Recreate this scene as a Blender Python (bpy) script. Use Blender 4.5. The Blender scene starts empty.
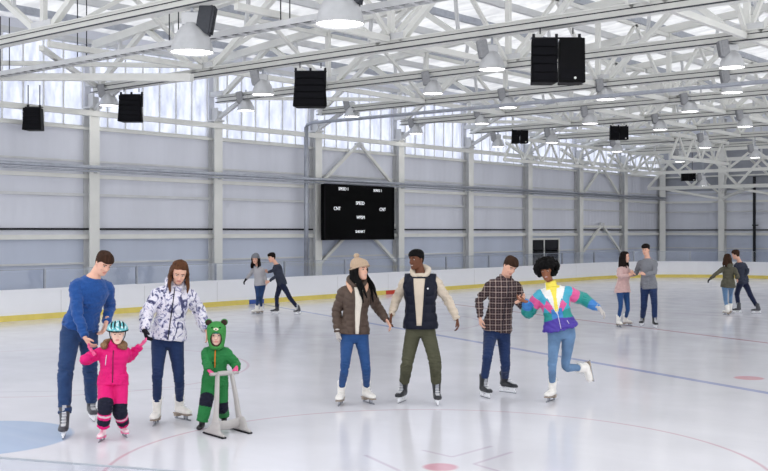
import bpy, bmesh, math, random
import numpy as np
from mathutils import Vector, Matrix, noise
from mathutils.bvhtree import BVHTree
random.seed(7)
S = bpy.context.scene
COL = S.collection
PI = math.pi
# ------------------------------------------------------------------ camera
F = 1058.0; CX = 384.0; HOR = 231.0; H = 2.05; YAW = math.radians(40)
fw = np.array([-math.sin(YAW), math.cos(YAW), 0.0])
rt = np.array([math.cos(YAW), math.sin(YAW), 0.0])
up = np.array([0, 0, 1.0])
CAM = np.array([0, 0, H])
def P(px, py, d):
    return CAM + fw*d + rt*((px-CX)/F*d) + up*((HOR-py)/F*d)
def G(px, py):
    return P(px, py, F*H/(py-HOR))
def onX(px, X):            # world Y of a pixel column on the plane x = X
    d = fw + rt*((px-CX)/F); return X/d[0]*d[1]
def onY(px, Y):
    d = fw + rt*((px-CX)/F); return Y/d[1]*d[0]
cd = bpy.data.cameras.new('camera'); cam = bpy.data.objects.new('camera', cd); COL.objects.link(cam)
cam.location = CAM; cam.rotation_euler = (PI/2, 0, YAW)
cd.sensor_width = 36; cd.lens = F/768*36; cd.shift_y = -(235.5-HOR)/768; cd.clip_end = 500
S.camera = cam
# ------------------------------------------------------------------ materials
def lin(c):
    r = []
    for v in c:
        v /= 255.0
        r.append(v/12.92 if v <= .04045 else ((v+.055)/1.055)**2.4)
    return (*r, 1.0)
def nt(name):
    m = bpy.data.materials.new(name); m.use_nodes = True
    t = m.node_tree; return m, t, t.nodes['Principled BSDF']
def N(t, typ, **kw):
    n = t.nodes.new(typ)
    for k, v in kw.items():
        if k in n.inputs.keys() and not hasattr(n, k): n.inputs[k].default_value = v
        else: setattr(n, k, v)
    return n
def mat(name, c, rough=.6, metal=0.0, var=.08, scale=20, bump=0.0, bscale=60, stretch=(1,1,1), sheen=0.0, spec=None, sss=0):
    m, t, b = nt(name)
    tc = N(t, 'ShaderNodeTexCoord'); mp = N(t, 'ShaderNodeMapping'); mp.inputs['Scale'].default_value = stretch
    t.links.new(tc.outputs['Object'], mp.inputs['Vector'])
    n = N(t, 'ShaderNodeTexNoise'); n.inputs['Scale'].default_value = scale; n.inputs['Detail'].default_value = 3
    t.links.new(mp.outputs[0], n.inputs['Vector'])
    r = N(t, 'ShaderNodeValToRGB'); cc = lin(c)
    r.color_ramp.elements[0].position = .3; r.color_ramp.elements[1].position = .7
    r.color_ramp.elements[0].color = (*[v*(1-var) for v in cc[:3]], 1)
    r.color_ramp.elements[1].color = (*[min(1, v*(1+var)) for v in cc[:3]], 1)
    t.links.new(n.outputs['Fac'], r.inputs[0]); t.links.new(r.outputs[0], b.inputs['Base Color'])
    b.inputs['Roughness'].default_value = rough; b.inputs['Metallic'].default_value = metal
    if spec is None and rough >= .5: spec = .2
    if spec is not None: b.inputs['Specular IOR Level'].default_value = spec
    if sheen: b.inputs['Sheen Weight'].default_value = sheen
    if sss:
        b.inputs['Subsurface Weight'].default_value = sss; b.inputs['Subsurface Radius'].default_value = (.01, .004, .002)
    if bump:
        n2 = N(t, 'ShaderNodeTexNoise'); n2.inputs['Scale'].default_value = bscale; n2.inputs['Detail'].default_value = 3
        t.links.new(mp.outputs[0], n2.inputs['Vector'])
        bp = N(t, 'ShaderNodeBump'); bp.inputs['Strength'].default_value = bump; bp.inputs['Distance'].default_value = .01
        t.links.new(n2.outputs['Fac'], bp.inputs['Height']); t.links.new(bp.outputs[0], b.inputs['Normal'])
    return m
def emis(name, c, s):
    m, t, b = nt(name); b.inputs['Base Color'].default_value = (*c, 1)
    b.inputs['Emission Color'].default_value = (*c, 1); b.inputs['Emission Strength'].default_value = s
    return m
M = {}
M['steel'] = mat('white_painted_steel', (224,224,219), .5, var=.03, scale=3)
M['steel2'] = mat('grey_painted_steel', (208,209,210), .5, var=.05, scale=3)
M['galv'] = mat('galvanised_steel', (165,169,178), .4, .5, var=.1, scale=8)
M['dark'] = mat('dark_metal', (34,35,40), .6, .0, spec=.2)
M['black'] = mat('black_plastic', (9,9,12), .6, var=.1, spec=.12)
M['slot'] = mat('black_slot', (5,5,7), .8)
M['grille'] = mat('speaker_grille', (14,14,19), .7, 0, var=.3, scale=120, spec=.12)
M['ballast'] = mat('ballast_grey', (72,74,79), .5, .4)
M['ballast_pale'] = mat('pale_ballast_grey', (150,151,154), .5, .1)
M['louvre'] = mat('grey_upper_cladding', (150,153,160), .6, var=.1, scale=2)
M['alu'] = mat('spun_aluminium', (196,197,199), .38, .35, var=.06, scale=6)
M['rib'] = mat('brown_rubber', (60,50,45), .7)
M['board'] = mat('white_board_plastic', (238,239,243), .35, var=.01, scale=4)
M['yellow'] = mat('yellow_kick_plastic', (226,206,104), .4, var=.05, scale=4)
M['bluep'] = mat('blue_kick_plastic', (40,80,160), .4)
M['redp'] = mat('red_kick_plastic', (200,60,40), .4)
M['lens'] = emis('lamp_glow', (1, .985, .96), 7.0)
M['txt'] = emis('scoreboard_text', (.85, .87, .9), .55)
M['score'] = mat('scoreboard_black', (4,4,5), .6, var=.1, spec=.06)

def roof_mat():
    m, t, b = nt('foil_roof_lining'); b.inputs['Roughness'].default_value = .5; b.inputs['Metallic'].default_value = .0
    tc = N(t, 'ShaderNodeTexCoord'); mp = N(t, 'ShaderNodeMapping'); mp.inputs['Scale'].default_value = (.5, 1.2, 1)
    t.links.new(tc.outputs['Object'], mp.inputs['Vector'])
    n = N(t, 'ShaderNodeTexNoise'); n.inputs['Scale'].default_value = 1.4; n.inputs['Detail'].default_value = 8; n.inputs['Distortion'].default_value = 1.2
    t.links.new(mp.outputs[0], n.inputs['Vector'])
    r = N(t, 'ShaderNodeValToRGB'); r.color_ramp.elements[0].color = lin((222,222,224)); r.color_ramp.elements[1].color = lin((250,250,250))
    r.color_ramp.elements[0].position = .35; r.color_ramp.elements[1].position = .62
    t.links.new(n.outputs['Fac'], r.inputs[0]); t.links.new(r.outputs[0], b.inputs['Base Color'])
    bp = N(t, 'ShaderNodeBump'); bp.inputs['Strength'].default_value = .9; bp.inputs['Distance'].default_value = .25
    t.links.new(n.outputs['Fac'], bp.inputs['Height']); t.links.new(bp.outputs[0], b.inputs['Normal'])
    # translucency added so the sky brightens the roof lining
    tl = N(t, 'ShaderNodeBsdfTranslucent'); t.links.new(r.outputs[0], tl.inputs[0])
    mx = N(t, 'ShaderNodeMixShader'); mx.inputs[0].default_value = .5
    t.links.new(b.outputs[0], mx.inputs[1]); t.links.new(tl.outputs[0], mx.inputs[2]); t.links.new(mx.outputs[0], t.nodes['Material Output'].inputs[0])
    return m
M['roof'] = roof_mat()
def wall_mat(name, c, period, axis):
    m, t, b = nt(name); b.inputs['Roughness'].default_value = .42
    tc = N(t, 'ShaderNodeTexCoord'); sx = N(t, 'ShaderNodeSeparateXYZ'); t.links.new(tc.outputs['Object'], sx.inputs[0])
    mu = N(t, 'ShaderNodeMath', operation='MULTIPLY'); mu.inputs[1].default_value = 2*PI/period
    t.links.new(sx.outputs[axis], mu.inputs[0])
    sn = N(t, 'ShaderNodeMath', operation='SINE'); t.links.new(mu.outputs[0], sn.inputs[0])
    bp = N(t, 'ShaderNodeBump'); bp.inputs['Strength'].default_value = .25; bp.inputs['Distance'].default_value = .01
    t.links.new(sn.outputs[0], bp.inputs['Height']); t.links.new(bp.outputs[0], b.inputs['Normal'])
    mp = N(t, 'ShaderNodeMapping'); mp.inputs['Scale'].default_value = (1, 1, .25)
    t.links.new(tc.outputs['Object'], mp.inputs[0])
    n = N(t, 'ShaderNodeTexNoise'); n.inputs['Scale'].default_value = .9; n.inputs['Detail'].default_value = 5; t.links.new(mp.outputs[0], n.inputs['Vector'])
    r = N(t, 'ShaderNodeValToRGB'); cc = lin(c); r.color_ramp.elements[0].position = .3; r.color_ramp.elements[1].position = .7
    r.color_ramp.elements[0].color = (*[v*.93 for v in cc[:3]], 1); r.color_ramp.elements[1].color = (*[v*1.05 for v in cc[:3]], 1)
    t.links.new(n.outputs['Fac'], r.inputs[0]); t.links.new(r.outputs[0], b.inputs['Base Color'])
    return m
M['wallY'] = wall_mat('wall_cladding_long', (218,220,229), .3, 1)
M['wallX'] = wall_mat('wall_cladding_end', (216,219,228), .3, 0)
M['dadoY'] = wall_mat('wall_dado_long', (196,203,219), .6, 1)
M['dadoX'] = wall_mat('wall_dado_end', (192,199,215), .6, 0)
def glass(name, c, alpha, rough=.03):
    m, t, b = nt(name); t.nodes.remove(b); out = t.nodes['Material Output']
    tr = N(t, 'ShaderNodeBsdfTransparent'); tr.inputs[0].default_value = (*c, 1)
    gl = N(t, 'ShaderNodeBsdfGlossy'); gl.inputs['Roughness'].default_value = rough
    fr = N(t, 'ShaderNodeLayerWeight'); fr.inputs[0].default_value = .25
    ad = N(t, 'ShaderNodeMath', operation='MULTIPLY_ADD'); ad.inputs[1].default_value = .25; ad.inputs[2].default_value = alpha; ad.use_clamp = True
    t.links.new(fr.outputs['Facing'], ad.inputs[0])
    mx = N(t, 'ShaderNodeMixShader'); t.links.new(ad.outputs[0], mx.inputs[0]); t.links.new(tr.outputs[0], mx.inputs[1]); t.links.new(gl.outputs[0], mx.inputs[2])
    t.links.new(mx.outputs[0], out.inputs[0]); return m
M['glass'] = glass('barrier_glass', (.92,.935,.96), .015)
M['glassedge'] = mat('glass_edge', (150,156,166), .3)
def pane_mat():
    m, t, b = nt('frosted_pane'); t.nodes.remove(b); out = t.nodes['Material Output']
    tc = N(t, 'ShaderNodeTexCoord'); mp = N(t, 'ShaderNodeMapping'); mp.inputs['Scale'].default_value = (1, 3, .8)
    t.links.new(tc.outputs['Object'], mp.inputs[0])
    n = N(t, 'ShaderNodeTexNoise'); n.inputs['Scale'].default_value = 1.6; n.inputs['Detail'].default_value = 8; n.inputs['Roughness'].default_value = .75
    t.links.new(mp.outputs[0], n.inputs['Vector'])
    r = N(t, 'ShaderNodeValToRGB'); r.color_ramp.elements[0].position = .35; r.color_ramp.elements[1].position = .62
    r.color_ramp.elements[0].color = lin((206,209,220)); r.color_ramp.elements[1].color = lin((234,236,242))
    t.links.new(n.outputs['Fac'], r.inputs[0])
    a = N(t, 'ShaderNodeBsdfTranslucent'); t.links.new(r.outputs[0], a.inputs[0])
    g = N(t, 'ShaderNodeBsdfTransparent'); t.links.new(r.outputs[0], g.inputs[0])
    mx = N(t, 'ShaderNodeMixShader'); mx.inputs[0].default_value = .45
    t.links.new(g.outputs[0], mx.inputs[1]); t.links.new(a.outputs[0], mx.inputs[2]); t.links.new(mx.outputs[0], out.inputs[0]); return m
M['pane'] = pane_mat()
# ice: painted lines are part of the surface
def ice_mat():
    m, t, b = nt('rink_ice')
    L = t.links.new
    tc = N(t, 'ShaderNodeTexCoord'); sx = N(t, 'ShaderNodeSeparateXYZ'); L(tc.outputs['Object'], sx.inputs[0])
    def ma(op, a, bb=None, clamp=False):
        n = N(t, 'ShaderNodeMath', operation=op); n.use_clamp = clamp
        for i, v in enumerate((a, bb)):
            if v is None: continue
            if isinstance(v, (int, float)): n.inputs[i].default_value = v
            else: L(v, n.inputs[i])
        return n.outputs[0]
    X, Y = sx.outputs[0], sx.outputs[1]
    def mask(d, w, soft=.012):    # 1 inside |d|<w
        return ma('DIVIDE', ma('SUBTRACT', w+soft, d), 2*soft, True)
    def dist(c): return ma('SQRT', ma('ADD', ma('POWER', ma('SUBTRACT', X, float(c[0])), 2.0), ma('POWER', ma('SUBTRACT', Y, float(c[1])), 2.0)))
    def ring(c, r, w): return mask(ma('ABSOLUTE', ma('SUBTRACT', dist(c), r)), w)
    def disc(c, r): return mask(dist(c), r, .02)
    def seg(a, bb, w):
        a = np.array(a[:2]); bb = np.array(bb[:2]); l = np.linalg.norm(bb-a); d = (bb-a)/l; n = np.array([-d[1], d[0]])
        pd = ma('ABSOLUTE', ma('SUBTRACT', ma('ADD', ma('MULTIPLY', X, float(n[0])), ma('MULTIPLY', Y, float(n[1]))), float(n@a)))
        mid = (a+bb)/2
        al = ma('ABSOLUTE', ma('SUBTRACT', ma('ADD', ma('MULTIPLY', X, float(d[0])), ma('MULTIPLY', Y, float(d[1]))), float(d@mid)))
        return ma('MULTIPLY', mask(pd, w), mask(al, l/2))
    def C(X_, Z_): return (rt*X_+fw*Z_)
    base = N(t, 'ShaderNodeTexNoise'); base.inputs['Scale'].default_value = .7; base.inputs['Detail'].default_value = 5; L(tc.outputs['Object'], base.inputs['Vector'])
    r = N(t, 'ShaderNodeValToRGB'); r.color_ramp.elements[0].color = lin((217,216,222)); r.color_ramp.elements[1].color = lin((228,227,233))
    r.color_ramp.elements[0].position = .3; r.color_ramp.elements[1].position = .7
    L(base.outputs['Fac'], r.inputs[0]); col = r.outputs[0]
    def paint(col, msk, c, op):
        mx = N(t, 'ShaderNodeMix', data_type='RGBA'); f = ma('MULTIPLY', msk, op); L(f, mx.inputs[0]); L(col, mx.inputs[6]); mx.inputs[7].default_value = lin(c); return mx.outputs[2]
    # thin lines
    col = paint(col, disc(C(-4.05, 10.5), .93), (150,178,214), .75)
    col = paint(col, ring(C(.45, 9.3), 2.85, .018), (205,160,172), .7)
    col = paint(col, ring(C(-4.8, 15.8), 2.75, .02), (205,165,175), .55)
    col = paint(col, ring(C(-1.0, 24.0), 3.2, .03), (190,160,175), .4)
    col = paint(col, disc(C(.49, 9.19), .15), (214,130,150), .7)
    col = paint(col, disc(C(5.09, 14.75), .2), (214,120,130), .65)
    for a, bb in (((422,450),(452,457)), ((452,457),(492,446)), ((474,464),(512,452)), ((474,464),(500,471.5)), ((365,455),(400,471))):
        col = paint(col, seg(G(*a), G(*bb), .02), (190,170,190), .55)
    a, bb = G(255, 303), G(768, 393); bb2 = bb + (bb-a)*.6
    col = paint(col, seg(a, bb2, .075), (140,152,200), .75)
    a, bb = G(391, 296.5), G(768, 343); bb2 = bb + (bb-a)*.4
    col = paint(col, seg(a, bb2, .06), (190,140,150), .8)
    a, bb = G(0, 392), G(250, 388)
    col = paint(col, seg(a, bb, .02), (170,165,185), .4)
    a, bb = G(500, 303), G(760, 318)
    col = paint(col, seg(a, bb, .05), (180,160,175), .4)
    # skate scratches
    for k, (sc, rot, op) in enumerate(((1.6, .5, .07), (2.2, 1.4, .10), (1.4, -.5, .07))):
        mp = N(t, 'ShaderNodeMapping'); mp.inputs['Rotation'].default_value = (0, 0, rot); mp.inputs['Scale'].default_value = (.12, 4.0, 1)
        L(tc.outputs['Object'], mp.inputs[0])
        n = N(t, 'ShaderNodeTexNoise'); n.inputs['Scale'].default_value = sc; n.inputs['Detail'].default_value = 7; n.inputs['Distortion'].default_value = .35; L(mp.outputs[0], n.inputs['Vector'])
        f = ma('MULTIPLY', ma('SUBTRACT', n.outputs['Fac'], .46), 2.2, True)
        col = paint(col, f, (250,251,255) if k != 1 else (206,209,220), op)
    L(col, b.inputs['Base Color'])
    n3 = N(t, 'ShaderNodeTexNoise'); n3.inputs['Scale'].default_value = 2.2; n3.inputs['Detail'].default_value = 6; L(tc.outputs['Object'], n3.inputs['Vector'])
    rr = N(t, 'ShaderNodeMapRange'); rr.inputs[3].default_value = .10; rr.inputs[4].default_value = .2; L(n3.outputs['Fac'], rr.inputs[0]); L(rr.outputs[0], b.inputs['Roughness'])
    b.inputs['IOR'].default_value = 1.36
    bp = N(t, 'ShaderNodeBump'); bp.inputs['Strength'].default_value = .015; bp.inputs['Distance'].default_value = .01
    n4 = N(t, 'ShaderNodeTexNoise'); n4.inputs['Scale'].default_value = 9; n4.inputs['Detail'].default_value = 5; L(tc.outputs['Object'], n4.inputs['Vector'])
    L(n4.outputs['Fac'], bp.inputs['Height']); L(bp.outputs[0], b.inputs['Normal'])
    return m
M['ice'] = ice_mat()
# ------------------------------------------------------------------ mesh helpers
class MB:
    def __init__(s): s.v = []; s.f = []; s.m = []
    def add(s, v, f, mi=0):
        o = len(s.v); s.v.extend([tuple(map(float, p)) for p in v]); s.f.extend([[i+o for i in q] for q in f]); s.m.extend([mi]*len(f)); return s
    def box(s, a, b, mi=0):
        x0, y0, z0 = a; x1, y1, z1 = b
        v = [(x0,y0,z0),(x1,y0,z0),(x1,y1,z0),(x0,y1,z0),(x0,y0,z1),(x1,y0,z1),(x1,y1,z1),(x0,y1,z1)]
        return s.add(v, [(0,3,2,1),(4,5,6,7),(0,1,5,4),(1,2,6,5),(2,3,7,6),(3,0,4,7)], mi)
    def beam(s, p, q, w, h, ref=(0,0,1), mi=0):
        p = np.array(p, float); q = np.array(q, float); d = q-p; d /= np.linalg.norm(d)
        ref = np.array(ref, float); l = np.cross(d, ref)
        if np.linalg.norm(l) < 1e-4: l = np.cross(d, (0,1,0))
        l /= np.linalg.norm(l); u = np.cross(l, d)
        v = []
        for c in (p, q):
            for a, b in ((-1,-1),(1,-1),(1,1),(-1,1)): v.append(c+l*w/2*a+u*h/2*b)
        return s.add(v, [(3,2,1,0),(4,5,6,7),(0,1,5,4),(1,2,6,5),(2,3,7,6),(3,0,4,7)], mi)
    def tube(s, pts, r, seg=10, lat=None, caps=True, mi=0, asp=1.0, closed=False):
        """pts polyline, r radius or list; lat = fixed lateral vector (ellipse axis a); r items may be (a,b)"""
        pts = [np.array(p, float) for p in pts]; n = len(pts)
        if not hasattr(r, '__len__'): r = [r]*n
        rings = []
        prev = None
        for i in range(n):
            if closed: d = pts[(i+1) % n]-pts[i-1]
            else: d = pts[min(i+1, n-1)]-pts[max(i-1, 0)]
            d = d/(np.linalg.norm(d)+1e-12)
            if lat is not None:
                l = np.array(lat[i] if hasattr(lat[0], '__len__') else lat, float)
            elif prev is None:
                l = np.cross(d, (0,0,1.0));
                if np.linalg.norm(l) < 1e-2: l = np.cross(d, (0,1.0,0))
            else: l = prev
            l = l-d*(l@d); l /= (np.linalg.norm(l)+1e-12); prev = l
            u = np.cross(d, l)
            a, b = r[i] if hasattr(r[i], '__len__') else (r[i], r[i]*asp)
            rings.append([pts[i]+l*a*math.cos(2*PI*k/seg)+u*b*math.sin(2*PI*k/seg) for k in range(seg)])
        v = [p for ri in rings for p in ri]; f = []
        m = n if closed else n-1
        for i in range(m):
            j = (i+1) % n
            for k in range(seg):
                k2 = (k+1) % seg
                f.append((i*seg+k, i*seg+k2, j*seg+k2, j*seg+k))
        if caps and not closed:
            f.append(tuple(range(seg))[::-1]); f.append(tuple((n-1)*seg+k for k in range(seg)))
        return s.add(v, f, mi)
    def lathe(s, prof, c=(0,0,0), seg=24, mi=0, cap=True):
        c = np.array(c, float); v = []; f = []
        for (r, z) in prof:
            for k in range(seg): v.append(c+np.array([r*math.cos(2*PI*k/seg), r*math.sin(2*PI*k/seg), z]))
        for i in range(len(prof)-1):
            for k in range(seg):
                k2 = (k+1) % seg; f.append((i*seg+k, i*seg+k2, (i+1)*seg+k2, (i+1)*seg+k))
        if cap:
            f.append(tuple(range(seg))[::-1]); f.append(tuple((len(prof)-1)*seg+k for k in range(seg)))
        return s.add(v, f, mi)
    def ell(s, c, r, seg=14, mi=0, R=None):
        c = np.array(c, float); v = []; f = []; n = seg//2+1
        for i in range(1, n):
            th = PI*i/n
            for k in range(seg):
                ph = 2*PI*k/seg
                p = np.array([r[0]*math.sin(th)*math.cos(ph), r[1]*math.sin(th)*math.sin(ph), r[2]*math.cos(th)])
                if R is not None: p = R @ p
                v.append(c+p)
        t = np.array([0,0,r[2]]); t = R @ t if R is not None else t
        v += [c+t, c-t]; m = n-1
        for i in range(m-1):
            for k in range(seg):
                k2 = (k+1) % seg; f.append((i*seg+k, (i+1)*seg+k, (i+1)*seg+k2, i*seg+k2))
        for k in range(seg):
            k2 = (k+1) % seg; f.append((m*seg, k, k2)); f.append((m*seg+1, (m-1)*seg+k2, (m-1)*seg+k))
        return s.add(v, f, mi)
    def mesh(s, name):
        me = bpy.data.meshes.new(name); me.from_pydata(s.v, [], s.f)
        me.polygons.foreach_set('material_index', s.m)
        bm = bmesh.new(); bm.from_mesh(me); bmesh.ops.recalc_face_normals(bm, faces=bm.faces); bm.to_mesh(me); bm.free()
        return me
    def build(s, name, mats, parent=None, smooth=False, loc=None, bevel=0):
        me = s.mesh(name)
        return mkobj(name, me, mats, parent, smooth, loc, bevel)
def mkobj(name, me, mats, parent=None, smooth=False, loc=None, bevel=0):
    if not isinstance(mats, (list, tuple)): mats = [mats]
    for m in mats: me.materials.append(m)
    if smooth: me.polygons.foreach_set('use_smooth', [True]*len(me.polygons))
    o = bpy.data.objects.new(name, me); COL.objects.link(o)
    if parent: o.parent = parent
    if loc is not None: o.location = loc
    if bevel:
        b = o.modifiers.new('bevel', 'BEVEL'); b.width = bevel; b.segments = 2; b.limit_method = 'ANGLE'
    return o
def tag(o, label=None, cat=None, group=None, kind=None):
    if label: o['label'] = label
    if cat: o['category'] = cat
    if group: o['group'] = group
    if kind: o['kind'] = kind
    return o
def empty(name, loc=(0,0,0), label=None, cat=None, group=None, kind=None, rz=0):
    o = bpy.data.objects.new(name, None); COL.objects.link(o); o.location = [float(v) for v in loc]; o.rotation_euler = (0, 0, rz); o.empty_display_size = .1
    return tag(o, label, cat, group, kind)
def copy_tree(o, parent=None):
    c = o.copy(); COL.objects.link(c); c.parent = parent
    for ch in [x for x in bpy.data.objects if x.parent == o]: copy_tree(ch, c)
    return c
def text_mesh(txt, size, name='lettering'):
    cu = bpy.data.curves.new(name, 'FONT'); cu.body = txt; cu.size = size; cu.align_x = 'CENTER'; cu.align_y = 'CENTER'; cu.extrude = .004
    o = bpy.data.objects.new(name, cu); COL.objects.link(o)
    dg = bpy.context.evaluated_depsgraph_get(); me = bpy.data.meshes.new_from_object(o.evaluated_get(dg))
    bpy.data.objects.remove(o); return me
# ================================================================== THE HALL
XW = -23.5; XB = -21.93; YE = 49.5; YB = 45.4; SP = 4.18; Y0 = 16.07
def roofz(x): return 7.25 + .09*((x+23.5) if x < -6 else (11.5-x)) if x < 11.5 else 7.25
def struct(name, mb, mats, label=None, **k):
    o = mb.build(name, mats, **k); tag(o, label or name.replace('_', ' '), None, None, 'structure'); return o
fl = MB(); fl.add([(-24,-3,0),(4,-3,0),(4,50,0),(-24,50,0)], [(0,1,2,3)])
struct('floor', fl, M['ice'], 'white skating ice with faint blue and red painted lines')
# ground slab under the ice edge, behind the boards
w = MB(); w.box((XW-.2, 4, 1.95), (XW, YE, 4.72)); w.box((XW-.2, 4, 6.95), (XW, YE, 7.45)); w.box((XW-.2, 4, 0), (XW, YE, 1.95), 1)
struct('wall_left', w, [M['wallY'], M['dadoY']], 'long pale grey clad wall behind the boards')
w = MB(); w.box((XW-.2, YE, 1.95), (12, YE+.2, 9.2)); w.box((XW-.2, YE, 0), (12, YE+.2, 1.95), 1)
struct('wall_back', w, [M['wallX'], M['dadoX']], 'far end wall of pale grey cladding')
r = MB()
for (xa, xb) in ((XW-.3, -6), (-6, 12)):
    za, zb = roofz(xa), roofz(xb)
    r.add([(xa,2,za),(xb,2,zb),(xb,YE+.3,zb),(xa,YE+.3,za)],
          [(0,1,2,3)])
struct('ceiling', r, M['roof'], 'white foil lined pitched roof above the trusses')
# columns
colY = [Y0+SP*k for k in range(-2, 8)]
def column(loc, rz, label, grp=None, top=5.2):
    e = empty('steel_column', loc, label, 'column', grp, rz=rz)
    MB().box((-.14,-.15,.02), (-.12,.15,top)).build('back_flange', M['steel2'], e)
    MB().box((.12,-.15,.02), (.14,.15,top)).build('front_flange', M['steel'], e)
    MB().box((-.12,-.012,.02), (.12,.012,top)).build('web', M['steel2'], e)
    MB().box((-.2,-.2,0), (.2,.2,.03)).build('base_plate', M['steel2'], e)
    m = MB(); m.box((-.16,-.17,top), (.2,.17,top+.05)); m.box((.05,-.09,top+.05), (.19,.09,top+.3)); m.box((-.14,-.02,top+.05), (.1,.02,top+.4))
    m.build('cap_bracket', M['steel2'], e)
    return e
ords = ['nearest the left edge of the frame, left of the man in blue', 'second', 'third', 'fourth', 'fifth', 'sixth', 'seventh', 'eighth', 'ninth', 'tenth']
cl = {0:'white steel wall column rising behind the man in the blue sweater', 1:'white steel wall column right of the woman in the patterned jacket',
      2:'white steel wall column touching the left side of the scoreboard', 3:'white steel wall column touching the right side of the scoreboard',
      4:'white steel wall column second to the right of the scoreboard', 5:'white steel wall column just left of the dark doorway',
      6:'white steel wall column just right of the dark doorway', 7:'last white steel wall column before the far corner of the hall',
      -1:'white steel wall column outside the left edge of the view', -2:'white steel wall column nearest the camera along the long wall'}
for k in range(-2, 8):
    column((XW+.16, Y0+SP*k, 0), 0, cl[k], 'steel columns along the long wall')
column((XW+.2, YE-.2, 0), -PI/4, 'white steel column standing in the far corner of the hall', 'steel columns along the end wall')
for i, x in enumerate((-20.2, -16.9, -13.6, -10.3)):
    column((x, YE-.16, 0), -PI/2, ['white steel column on the end wall left of the embracing couple', 'white steel column on the end wall at the right frame edge', 'white steel column further right on the end wall', 'rightmost white steel column on the end wall'][i], 'steel columns along the end wall', 7.4)
# girts (wall rails)
ti = 1
def trim(mb, m, label):
    global ti
    struct('trim_%d' % ti, mb, m, label); ti += 1
for z, hh, dd, mm in ((3.46,.10,.1,'steel'), (2.98,.07,.08,'steel2'), (1.90,.12,.12,'steel'), (2.10,.05,.06,'dark'), (3.85,.05,.06,'steel2'), (4.70,.07,.1,'steel'), (1.22,.05,.06,'steel2')):
    trim(MB().box((XW, 4, z-hh/2), (XW+dd, YE, z+hh/2)), M[mm], 'horizontal steel rail at %.1f m on the long wall' % z)
    trim(MB().box((XW, YE-dd, z-hh/2), (12, YE, z+hh/2)), M[mm], 'horizontal steel rail at %.1f m on the end wall' % z)
trim(MB().box((XW+.24, 4, 5.0), (XW+.36, YE, 5.14)), M['steel'], 'white eave beam running in front of the high windows')
trim(MB().box((XW+.02, 4, 6.88), (XW+.14, YE, 7.0)), M['steel2'], 'steel head rail above the high windows')
# long pipe with clips
e = empty('wall_pipe', (0,0,0), 'grey service pipe running along the long wall above head height', 'pipe')
pm = MB(); pm.tube([(XW+.42, 4, 3.68), (XW+.42, YE-.3, 3.68)], .05, 12); pm.tube([(XW+.42, 4, 3.58), (XW+.42, YE-.3, 3.58)], .025, 8)
pm.build('pipe_run', M['galv'], e, True)
for k in range(-2, 8): MB().box((XW+.305, Y0+SP*k-.04, 3.53), (XW+.48, Y0+SP*k+.04, 3.56)).build('clip', M['steel2'], e)
e = empty('drain_pipe', (XW+.35, 23.8, 0), 'dark blue-grey upright pipe left of the scoreboard turning under the roof', 'pipe')
MB().tube([(0,0,.1),(0,0,5.3)], .07, 12).build('upright', M['galv'], e, True)
MB().tube([(0,0,5.3),(.06,0,5.38),(.3,0,5.42),(27,0,5.42)], .05, 12).build('cross_run', M['galv'], e, True)
e = empty('drain_pipe', (-18.6, YE-.3, 0), 'dark upright pipe on the end wall by the embracing couple', 'pipe')
MB().tube([(0,0,0),(0,0,4.6)], .07, 10).build('upright', M['dark'], e, True)
MB().box((-.1,-.03,2.3), (.1,.25,2.35)).build('clip', M['dark'], e)
# windows
for k in range(-2, 8):
    ya, yb = Y0+SP*k+.1, Y0+SP*(k+1)-.1
    if k == 7: yb = YE-.3
    fr = MB(); fr.box((XW-.12, ya, 4.72), (XW-.02, yb, 4.78)); fr.box((XW-.12, ya, 6.88), (XW-.02, yb, 6.95)); pass
    n = 7
    for i in range(n+1):
        y = ya+(yb-ya)*i/n; fr.box((XW-.12, y-.014, 4.72), (XW-.07, y+.014, 6.95))
    o = fr.build('window_%d' % (k+3), M['steel']); tag(o, 'high strip window number %d along the long wall' % (k+3), kind='structure')
    MB().box((XW-.10, ya, 4.75), (XW-.085, yb, 6.92)).build('pane', M['pane'], o)
    wb = MB().box((XW-.2, ya-.2, 4.72), (XW-.001, ya, 6.95)); struct('trim_%d' % ti, wb, M['wallY'], 'wall pier between high strip windows'); ti += 1
# doorway
dy0, dy1 = onX(528, XW), onX(557, XW)
o = MB().box((XW, dy0, 0), (XW+.06, dy1, 1.68)).build('door_1', M['dark']); tag(o, 'dark double door in the long wall', kind='structure')
f = MB(); f.box((XW, dy0-.08, 0), (XW+.1, dy0, 1.76)); f.box((XW, dy1, 0), (XW+.1, dy1+.08, 1.76)); f.box((XW, dy0, 1.68), (XW+.1, dy1, 1.76)); f.box((XW+.06,(dy0+dy1)/2-.03,0),(XW+.08,(dy0+dy1)/2+.03,1.68))
f.build('door_frame', M['steel'], o)
MB().box((XW+.06,(dy0+dy1)/2+.12,.9), (XW+.12,(dy0+dy1)/2+.16,1.1)).build('handle', M['galv'], o)
# chevron braces by the scoreboard (bay of columns 2-3) and another bay
def brace_set(k, label):
    ya, yb = Y0+SP*k+.19, Y0+SP*(k+1)-.19; ym = (ya+yb)/2; x = XW+.16
    e = empty('chevron_bracing', (0,0,0), label, 'wall bracing')
    for (z0, z1) in ((3.55, 4.98), (1.0, 2.35)):
        for y in (ya, yb):
            MB().beam((x, y, z0), (x, ym, z1), .09, .09, (1,0,0)).build('diagonal_strut', M['steel'], e)
    MB().box((x-.04, ya, 2.2), (x+.02, yb, 2.3)).build('tie_bar', M['steel'], e)
    MB().box((x-.05, ym-.18, 4.84), (x+.05, ym+.18, 4.98)).build('gusset_plate', M['steel2'], e); MB().box((x-.05, ym-.15, 2.28), (x+.05, ym+.15, 2.42)).build('gusset_plate', M['steel2'], e)
brace_set(2, 'white chevron bracing behind the scoreboard')
brace_set(6, 'white chevron bracing in the bay before the far corner')
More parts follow.
